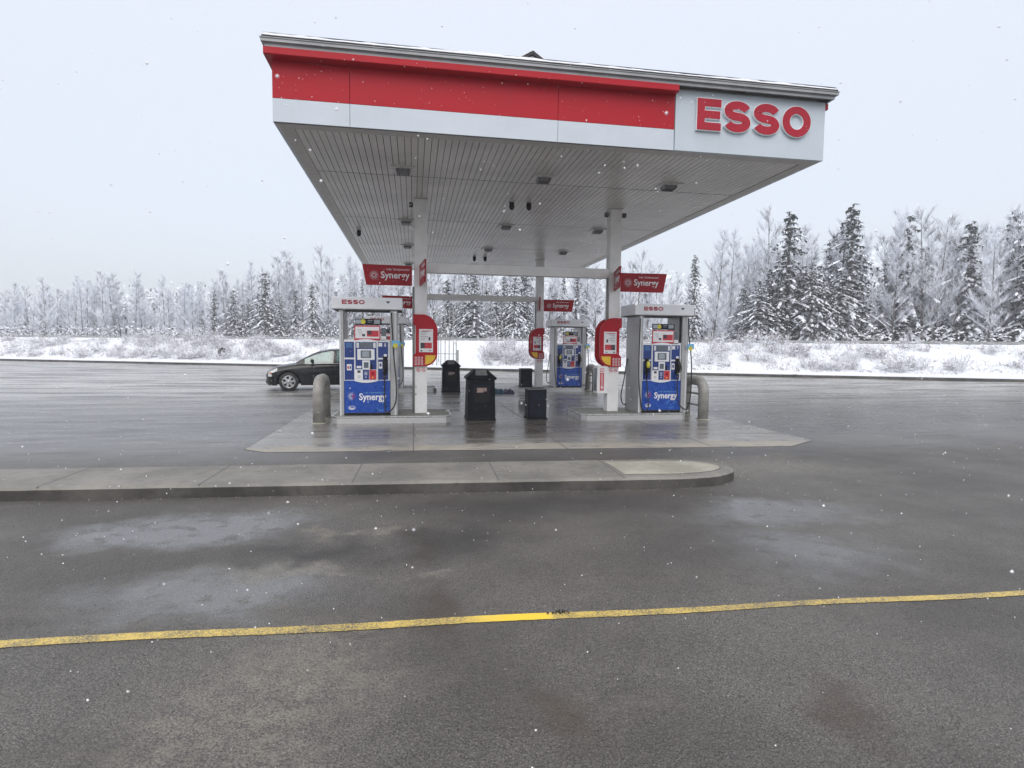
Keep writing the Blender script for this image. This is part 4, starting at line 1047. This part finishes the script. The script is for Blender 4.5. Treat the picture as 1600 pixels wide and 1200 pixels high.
    # wheels
    for wx in (.93, 3.70):
        for sgn in (-1, 1):
            yc = sgn*.775
            wh = MB(); wh.lathe([(.205, -.10), (.27, -.105), (.305, -.09), (.318, -.05), (.32, 0), (.318, .05), (.305, .09), (.27, .105), (.205, .10)], 40, 'y', (wx, yc, .318)); w_o = wh.build('wheel', 'rubber', car)
            face = yc+sgn*.06; rm = MB()
            rm.lathe([(.214, sgn*.095-.0), (.205, sgn*.10), (.190, sgn*.085), (.185, sgn*.02), (.0, sgn*.01)], 40, 'y', (wx, yc, .318), 1)
            rm.lathe([(.212, sgn*.097), (.212, sgn*.104), (.186, sgn*.10), (.186, sgn*.05)], 40, 'y', (wx, yc, .318))
            for i in range(6):
                a = R(60*i+12); ca, sa = math.cos(a), math.sin(a); W0, W1 = .035, .055
                P = [(-W0, .03), (-W1*.8, .19), (W1*.8, .19), (W0, .03)]
                pts3 = [(wx+ca*r_-sa*t_, yc+sgn*(.098 if r_ < .1 else .09), .318+sa*r_+ca*t_) for t_, r_ in P]
                pts4 = [(p[0], yc+sgn*.05, p[2]) for p in pts3]
                rm.add(pts3+pts4, [(0, 1, 2, 3), (0, 4, 5, 1), (2, 6, 7, 3), (1, 5, 6, 2), (3, 7, 4, 0)])
            rm.lathe([(.0, sgn*.108), (.03, sgn*.107), (.055, sgn*.10), (.06, sgn*.05)], 20, 'y', (wx, yc, .318))
            rm.build('rim', ['rim', 'cartrim'], w_o)
    for ch in kids(car):
        if ch.name.startswith('wheel'): continue
        for v in ch.data.vertices:
            if v.co.x < .55: v.co.x = .55-(.55-v.co.x)*.62
    return car
make_car()

# ------------------------------------------------------------------ beyond the kerb
# white barred cage
o = empty('barred_cage', (*kp(16.1, 1.1), .25), math.atan2(KE.y, KE.x), 'tall pale barred frame standing in the snow behind the far kerb', 'barred frame')
b = MB()
for i, x in enumerate((-.42, -.12, .17, .47, .76, 1.06)): b.tube([(x, 0, 0), (x, 0, 3.8 if 0 < i else 3.2)], .028, 6)
b.build('vertical_bars', 'rail', o)
b = MB(); b.box(-.5, 1.32, -.03, .03, 1.86, 1.93); b.box(-.5, 1.26, -.02, .02, .78, .82); b.box(1.24, 1.28, -.03, .03, 0, 1.9); b.build('cross_rails', 'rail', o)
MB().bbox(1.27, 1.42, -.07, .07, 0, 1.06, .01).build('end_post', 'rail', o)
for row_ in range(1):
    r2_ = MB(); r2_.box(-.5, -.46, -.02, 1.3, 1.86, 1.92); r2_.box(-.5, -.46, 1.26, 1.3, 0, 1.9); r2_.build('side_frame', 'rail', o)
# old tyre half buried in the bank
o = empty('old_tyre', (*kp(-2.7, 3.0), .68), R(-23.8), 'black tyre standing in the snow bank at the far left', 'tyre')
MB().lathe([(.19, -.1), (.25, -.12), (.36, -.11), (.40, -.06), (.40, .06), (.36, .11), (.25, .12), (.19, .1), (.19, -.1)], 30, 'y', (0, 0, .2)).build('tread', 'rubber', o)
# snow-roofed house behind the trees
o = empty('distant_house', (36.5, 67.5, 1.3), R(-14), 'low pale house with a snow covered roof seen through the trees', 'house')
MB().prism([(-2, 0), (5.5, 0), (5.5, 1.9), (1.7, 3.3), (-2, 1.9)], 0, 9).build('walls', 'siding', o)
MB().prism([(-2.4, 1.75), (1.7, 3.3), (5.9, 1.75), (5.9, 2.0), (1.7, 3.62), (-2.4, 2.0)], -.5, 9.5).build('roof', 'roofsnow', o)
b = MB()
for x in (-1.2, -.2, .8, 2.4): b.box(x, x+.5, -.03, -.0, .5, 1.1)
b.build('window', 'screen', o)
MB().prism([(-10, 0), (-2.1, 0), (-2.1, 1.6), (-10, 1.6)], 1.5, 8).build('wing', 'siding', o)
MB().prism([(-10.4, 1.62), (-2.05, 1.62), (-2.05, 1.9), (-10.4, 1.9)], .9, 4.5).build('wing_roof', 'roofsnow', o)

# ---- conifers
def conifer_mesh(seed, h=10., rr=.24, dens=1.):
    r_ = random.Random(seed); R0 = h*rr; cr = MB(); z = h*.05
    while z < h*.985:
        t = z/h; L0 = R0*(1-t)**.85+.10; nb = max(4, int((5+5*(1-t))*dens))
        a0 = r_.random()*6.28
        for i in range(nb):
            if r_.random() < .20: continue
            a = a0+6.283*i/nb+r_.uniform(-.3, .3); L = L0*r_.uniform(.45, 1.15)*(1+.25*math.sin(a*1.0+seed)+.15*math.sin(z*2.3+seed)); d = Vector((math.cos(a), math.sin(a), 0)); s_ = Vector((-d.y, d.x, 0))
            rise = .30*(t-.35); droop = .42+.25*r_.random()
            def P(q): return Vector((0, 0, z+r0))+d*(L*q)+Vector((0, 0, 1))*(L*(rise*q-droop*q*q))
            r0 = r_.uniform(-.12, .12)
            n = max(3, int(L/.26))
            for k in range(n):
                q = (k+.6)/n; p = P(q); w_ = .10+.34*L*(1-q)*.6+.10
                for sd_ in (-1, 1):
                    if r_.random() < .12: continue
                    l_ = w_*r_.uniform(.7, 1.25); tip = p+s_*sd_*l_*.85+d*l_*.55+Vector((0, 0, -l_*r_.uniform(.15, .6)))
                    b_ = (tip-p).cross(Vector((0, 0, 1))).normalized()*.055*(1+L*.12)
                    cr.add([p-b_, p+b_, tip+b_*.3, tip-b_*.3], [(0, 1, 2, 3)], 0)
                    # hanging spray
                    if r_.random() < .45:
                        m_ = p.lerp(tip, .6); cr.add([m_-b_*1.3, m_+b_*1.3, m_+Vector((0, 0, -.22*r_.uniform(.5, 1.2)))], [(0, 1, 2)], 0)
                if r_.random() < .56:
                    q2 = min(1.02, q+.9/n); p2 = P(q2); wd = s_*(.05+.13*L0/R0*r_.uniform(.3, 1.1)+.03)*(1-.45*q); u_ = Vector((0, 0, .045+.03*r_.random()))
                    sd2 = Vector((0, 0, -.05))
                    cr.add([p-wd+sd2, p+u_, p2+u_*.7, p2-wd*.7+sd2, p+wd+sd2, p2+wd*.7+sd2], [(0, 1, 2, 3), (1, 4, 5, 2)], 1)
        z += h*.019+.12*r_.random()+.05
    tk = MB(); tk.tube([(0, 0, -.5), (0, 0, h*.3), (0, 0, h*.7), (.02, 0, h)], [h*.016, h*.012, h*.006, .01], 7)
    return tk, cr
def bare_mesh(seed, h=12., spread=.30, dens=1.):
    r_ = random.Random(seed); tk = MB(); cr = MB()
    def grow_(p, d, L, rad, lvl, mb):
        n = 4 if lvl < 2 else 2; P = [p]; rs = [rad]; dd = d.copy()
        for i in range(n):
            dd = (dd+Vector((r_.uniform(-.16, .16), r_.uniform(-.16, .16), .10 if lvl else 0))).normalized()
            P.append(P[-1]+dd*L/n); rs.append(rad*(1-(i+1)/n*.8)+.002)
        mb.tube(P, rs, 5 if lvl == 0 else 3, 0, False, False)
        return P
    lean = Vector((r_.uniform(-.06, .06), r_.uniform(-.06, .06), 1)).normalized()
    n = 8; P = [Vector((0, 0, -.5))]
    for i in range(n): P.append(P[-1]+(lean+Vector((r_.uniform(-.05, .05), r_.uniform(-.05, .05), 0)))*(h+.5)/n)
    rs = [h*.0095*(1-i/n*.93) for i in range(n+1)]; tk.tube(P, rs, 7)
    nb = int(34*dens)
    for i in range(nb):
        t = .16+.80*(i+r_.random())/nb; k = min(n-1, int(t*n)); p = P[k].lerp(P[k+1], t*n-k)
        a = r_.random()*6.283; el = R(r_.uniform(28, 62)); d = Vector((math.cos(a)*math.cos(el), math.sin(a)*math.cos(el), math.sin(el)))
        L = h*spread*(1.15-t)*r_.uniform(.55, 1.1)+.3
        B = grow_(p, d, L, .020+.022*(1-t), 1, cr)
        for j_ in range(int(8+L*3.4)):
            q = r_.uniform(.15, 1)*(len(B)-1); kk = min(len(B)-2, int(q)); pp = B[kk].lerp(B[kk+1], q-kk)
            d2 = (B[kk+1]-B[kk]).normalized(); d2 = (d2+Vector((r_.uniform(-.8, .8), r_.uniform(-.8, .8), r_.uniform(-.1, .7)))).normalized()
            L2 = L*.34*r_.uniform(.5, 1.1)+.15; C = grow_(pp, d2, L2, .017, 2, cr)
            for m_ in range(int(3+L2*5)):
                k3 = r_.randint(0, len(C)-2); p3 = C[k3].lerp(C[k3+1], r_.random()); d3 = ((C[k3+1]-C[k3]).normalized()+Vector((r_.uniform(-.9, .9), r_.uniform(-.9, .9), r_.uniform(-.1, .7)))).normalized()
                L3 = r_.uniform(.2, .5); cr.tube([p3, p3+d3*L3+Vector((0, 0, .03))], [.013, .008], 3, 0, False, False)
    return tk, cr
def shrub_mesh(seed, h=1.2, n=26):
    r_ = random.Random(seed); m = MB()
    for i in range(n):
        a = r_.random()*6.283; rr = r_.random()**.5*.45; p = Vector((rr*math.cos(a), rr*math.sin(a), -.1)); L = h*r_.uniform(.5, 1.1)
        d = Vector((.3*math.cos(a)+r_.uniform(-.2, .2), .3*math.sin(a)+r_.uniform(-.2, .2), 1)).normalized(); P = [p]
        for k in range(4): d = (d+Vector((r_.uniform(-.14, .14), r_.uniform(-.14, .14), 0))).normalized(); P.append(P[-1]+d*L/4)
        m.tube(P, [.010, .009, .007, .006, .004], 3, 0, False, False)
        for k in range(9):
            q = r_.uniform(.8, 3.95); kk = int(q); pp = P[kk].lerp(P[kk+1], q-kk); a2 = r_.random()*6.283
            m.tube([pp, pp+Vector((math.cos(a2)*.16, math.sin(a2)*.16, r_.uniform(.0, .2)))], [.007, .004], 3, 0, False, False)
    # snow pillows resting in the lower twigs
    for i in range(16):
        a = r_.random()*6.283; rr = r_.random()**.5*.6; c_ = Vector((rr*math.cos(a), rr*math.sin(a), r_.uniform(.05, h*.45))); s_ = r_.uniform(.03, .10)
        bm = bmesh.new(); bmesh.ops.create_icosphere(bm, subdivisions=1, radius=1)
        for v in bm.verts: v.co = Vector((v.co.x*s_*r_.uniform(.9, 1.8), v.co.y*s_*r_.uniform(.9, 1.8), v.co.z*s_*.55))+c_
        m.bm(bm, 1)
    return m
def far_z(t, d): return bank_z(t, d)-.05
CON = []; BARE = []
for i, (h, rr, dn) in enumerate(((10, .24, 1), (10, .19, 1.1), (10, .28, 1.05), (10, .15, .9), (10, .21, .75), (10, .26, .85))):
    o = empty('snowy_conifer', (0, -500, 0)); tk, cr = conifer_mesh(100+i, h, rr, dn); tk.build('trunk', 'bark', o); cr.build('crown', ['needle', 'clump'], o, fix=False); CON.append(o)
for i, (h, sp_, dn) in enumerate(((12, .24, 1), (12, .30, .9), (12, .19, 1.15), (12, .26, 1.1))):
    o = empty('frosted_bare_tree', (0, -500, 0)); tk, cr = bare_mesh(200+i, h, sp_, dn); tk.build('trunk', 'bark', o); cr.build('crown', 'twig', o, fix=False); BARE.append(o)
used = set()
extra_t = [38.2, 39.3, 40.9, 42.6, 43.1, 44.4, 45.3, 46.2, -19.5, -15.6, -11.2, -5.2, .8]
def put(protos, k, t, d, h, h0, label, cat, group=None, wid=1., dz=0):
    p = protos[k % len(protos)]
    o = p if id(p) not in used else copy_tree(p)
    used.add(id(p))
    x, y = kp(t, d); o.location = (x, y, far_z(t, d)+dz); s_ = h/h0; o.scale = (s_*wid, s_*wid, s_); o.rotation_euler.z = rnd.uniform(0, 6.28)
    tag(o, label, cat)
    if 'group' in o.keys(): del o['group']
    if group: o['group'] = group
    return o
# trees that stand out (t, offset from kerb, top height)
named_c = [(-17.4, 22, 7.9, 0, 'rounded snowy conifer at the far left of the tree line', 1.45), (-13.2, 22, 9.8, 0, 'broad pointed snowy conifer left of the black car', 1.55),
    (-9.2, 22, 7.8, 3, 'slim snowy conifer between two broader ones above the black car', 1.5), (-7.1, 22, 8.4, 2, 'bushy snowy conifer directly left of the front left pump', 1.25),
    (-2.5, 25, 9.3, 3, 'thin dark-topped conifer behind the front left pump header', .8), (9.0, 22, 8.6, 1, 'snowy conifer right beside the front left column', 1.5),
    (11.9, 22, 9.6, 0, 'dark snowy conifer filling the left half of the gap between the columns', 1.4), (16.2, 22, 9.6, 2, 'dark snowy conifer filling the right half of the gap between the columns', 1.1),
    (13.9, 23.5, 7.5, 1, 'shorter snowy conifer between the two dark ones in the column gap', 1.2), (29.2, 27, 9.5, 1, 'small pointed conifer right of the front right flag sign', .8),
    (33.9, 25, 10.9, 1, 'pale frosted conifer standing above the distant house', 1.0), (41.8, 22, 14.1, 1, 'tallest dark spruce at the right of the tree line', 1.5),
    (40.2, 21.5, 8.6, 0, 'dense snowy spruce at the foot of the tallest spruce', 1.6), (43.6, 21, 9.5, 2, 'broad low spruce on the right side of the tallest spruce', 1.3), (38.6, 21.5, 6.2, 2, 'short bushy spruce left of the tallest spruce', 1.15)]
for t, d, h, k, lab, wd in named_c: put(CON, k, t, d, h-far_z(t, d), 10., lab, 'conifer', None, wd)
for t, d, h, k, lab in [(-17.9, 26, 11.3, 2, 'slender frosted bare tree behind the far left conifers'), (-12.5, 26, 12.6, 1, 'spreading frosted bare tree left of the pump'), (-8.2, 26, 13.2, 1, 'tallest frosted bare tree behind the black car'),
    (35.6, 24, 12.9, 0, 'tall bare birch above the distant house'), (37.1, 24, 12.7, 2, 'tall bare birch just right of the one above the house'), (40.6, 24, 14.9, 1, 'tall spreading bare tree left of the tallest spruce'), (28.2, 26, 11.4, 1, 'frosted bare tree beside the front right column')]:
    put(BARE, k, t, d, h-far_z(t, d), 12., lab, 'bare tree')
prof_t = [(-70, 9), (-50, 10.4), (-36, 11.3), (-25, 9.6), (-21, 11.2), (-15, 12.6), (-10, 13), (-5, 12.2), (6, 12.3), (18, 12.2), (28, 12), (31, 10.2), (34, 10.6), (37, 12.6), (40, 13), (43, 14.5), (50, 15.6), (60, 15.2), (75, 16)]
def ph(t):
    for (a, b), (c_, d) in zip(prof_t[:-1], prof_t[1:]):
        if t <= c_: return b+(d-b)*max(0, (t-a)/(c_-a))
    return prof_t[-1][1]
for i in range(235):
    t = -66+140*(i+rnd.random())/235; d = rnd.choice((24, 26, 28, 31, 35, 40))+rnd.uniform(-1.5, 1.5)
    h = ph(t)*rnd.uniform(.78, 1.0)*(1+(d-30)*.006)
    if 31.5 < t < 38.5 and d < 34: continue
    put(BARE, rnd.randrange(4), t, d, max(4, h-1.2), 12., 'frost-white bare tree in the wood behind the bank', 'bare tree', 'bare trees of the wood')
for i in range(120):
    t = -66+140*(i+rnd.random())/120; d = rnd.uniform(23, 36)
    if 31.5 < t < 38.5 and d < 34: continue
    mid_ = 4 < t < 26
    big = mid_ or 41 < t < 47; h = ph(t)*(rnd.uniform(.5, 1.0) if big or t > 47 else rnd.uniform(.40, .75))
    put(CON, rnd.randrange(6), t, d, max(3.5, h-1.2), 10., 'snow-laden conifer in the wood behind the bank', 'conifer', 'conifers of the wood', rnd.uniform(1.05, 1.5) if big else rnd.uniform(1.1, 1.5))
for i, t in enumerate(extra_t):
    h = (8.5 if t > 30 else 7.2)*rnd.uniform(.8, 1.1)
    put(CON, i+1, t, rnd.uniform(20.8, 22.5), h-1.2, 10., 'snow-laden conifer in the wood behind the bank', 'conifer', 'conifers of the wood', rnd.uniform(1.3, 1.7))
# undergrowth at the foot of the wood
SH = []
for i in range(4):
    m = shrub_mesh(300+i, (1.25, 1.0, 1.5, .8)[i], (26, 30, 22, 34)[i]); ob = m.build('roadside_shrub', ['brush', 'snow'], fix=False); ob.location = (0, -500, 0); SH.append(ob)
su = set()
def put_shrub(t, d, sc_, lab, grp):
    p = SH[rnd.randrange(4)]; o = p if id(p) not in su else p.copy()
    if id(p) in su: col.objects.link(o)
    su.add(id(p)); x, y = kp(t, d); o.location = (x, y, bank_z(t, d)-.03); o.scale = (sc_*rnd.uniform(.9, 1.4), sc_*rnd.uniform(.9, 1.3), sc_); o.rotation_euler.z = rnd.uniform(0, 6.28); tag(o, lab, 'shrub', grp)
def clump(t0, t1, n, s0, s1):
    for i in range(n): put_shrub(rnd.uniform(t0, t1), rnd.uniform(2.0, 6.6), rnd.uniform(s0, s1), 'leafless frosted shrub growing on the snowy bank', 'shrubs on the snowy bank')
clump(-13, -4, 44, .6, 1.0); clump(-4, 6, 36, .6, .95); clump(18.5, 26, 50, .6, 1.0); clump(26, 33, 16, .5, .8); clump(33, 47, 34, .6, 1.05); clump(-50, -13, 34, .6, 1.0); clump(47, 62, 20, .6, 1.0)
# low twiggy mat between the shrubs (uncountable)
mt = MB(); r_ = random.Random(5)
for i in range(15000):
    t = r_.uniform(-40, 60); d = r_.uniform(1.3, 6.8)
    if 11.5 < t < 17.8 or (noise.noise(Vector((t*.35, d*.5, 3))) < -.12): continue
    x, y = kp(t, d); z = bank_z(t, d); a = r_.random()*6.283; L = r_.uniform(.12, .5); e1 = r_.uniform(.2, 1)
    dx, dy = math.cos(a)*L*(1-e1*.6), math.sin(a)*L*(1-e1*.6); w_ = .009
    mt.add([(x-w_, y, z-.02), (x+w_, y, z-.02), (x+dx, y+dy, z+L*e1), (x+w_, y-w_, z+.02)], [(0, 1, 2), (1, 3, 2)], 0)
tag(mt.build('dry_stalks', 'brush', fix=False), kind='stuff')
ug = MB(); r_ = random.Random(6)
for i in range(15000):
    t = r_.uniform(-60, 70); d = r_.uniform(19.5, 27)
    if 31 < t < 38.5: continue
    x, y = kp(t, d); z = far_z(t, d)+r_.random()**1.6*2.4; s_ = r_.uniform(.06, .22); v1 = Vector((r_.uniform(-1, 1), r_.uniform(-1, 1), r_.uniform(-.5, .8))).normalized()*s_; v2 = v1.orthogonal().normalized()*s_*.35
    c_ = Vector((x, y, z)); ug.add([c_-v1, c_+v2, c_+v1, c_-v2], [(0, 1, 2, 3)], 0)
tag(ug.build('undergrowth', 'clump', fix=False), kind='stuff')
# dark far wood closing the gaps
fwm = MB(); r_ = random.Random(9)
for i in range(60000):
    t = r_.uniform(-110, 110); d = r_.uniform(48, 62); x, y = kp(t, d); hh = ph(max(-70, min(75, t*.8)))*.92*(1+.2*noise.noise(Vector((t*.3, 0, 0))))
    z = 1.2+hh*r_.random()**1.25; s_ = r_.uniform(.12, .5); v1 = Vector((r_.uniform(-1, 1), r_.uniform(-1, 1), r_.uniform(-.9, .9))).normalized()*s_; v2 = v1.orthogonal().normalized()*s_*.3
    c_ = Vector((x, y, z)); fwm.add([c_-v1, c_+v2, c_+v1, c_-v2], [(0, 1, 2, 3)], 0)
tag(fwm.build('far_wood', 'clump', fix=False), kind='stuff')

# ------------------------------------------------------------------ falling snow
fk = MB(); r_ = random.Random(3); camp = Vector((0, 0, 1.6))
octv = [(1, 0, 0), (-1, 0, 0), (0, 1, 0), (0, -1, 0), (0, 0, 1), (0, 0, -1)]; octf = [(0, 2, 4), (2, 1, 4), (1, 3, 4), (3, 0, 4), (2, 0, 5), (1, 2, 5), (3, 1, 5), (0, 3, 5)]
for i in range(19000):
    p = Vector((r_.uniform(-9, 12), r_.uniform(.8, 13), r_.uniform(.05, 8.5)))
    inside = XL-.3 < p.x < XR+.3 and p.y > YF-.3 and p.z > .2
    if inside and (p.z > 4.6 or r_.random() < .6): continue
    if (p-camp).length < 1.3: continue
    r = r_.uniform(.0018, .0038) if r_.random() < .95 else r_.uniform(.0038, .0058)
    fk.add([p+Vector(v)*r*r_.uniform(.7, 1.3) for v in octv], octf, 0)
for i in range(120):
    d = r_.uniform(.7, 2.2); v = fw + r2*r_.uniform(-.9, .9) + u2*r_.uniform(-.5, .66)
    p = camp+v*d
    if p.z < .1: continue
    r = r_.uniform(.0012, .0030)
    fk.add([p+Vector(q)*r*r_.uniform(.7, 1.3) for q in octv], octf, 0)
tag(fk.build('falling_snow', 'flake', fix=False), kind='stuff')

# ------------------------------------------------------------------ snowy air
hz = MB(); hz.box(-190, 260, -150, 330, -1.5, 26)
hm = bpy.data.materials.new('snowy_air'); hm.use_nodes = True; hn = hm.node_tree; hn.nodes.clear()
ho = hn.nodes.new('ShaderNodeOutputMaterial'); pv = hn.nodes.new('ShaderNodeVolumePrincipled'); hn.links.new(pv.outputs[0], ho.inputs['Volume'])
pv.inputs['Color'].default_value = (.93, .95, 1, 1); pv.inputs['Density'].default_value = .0021
M['air'] = hm; tag(hz.build('haze', 'air'), kind='stuff')
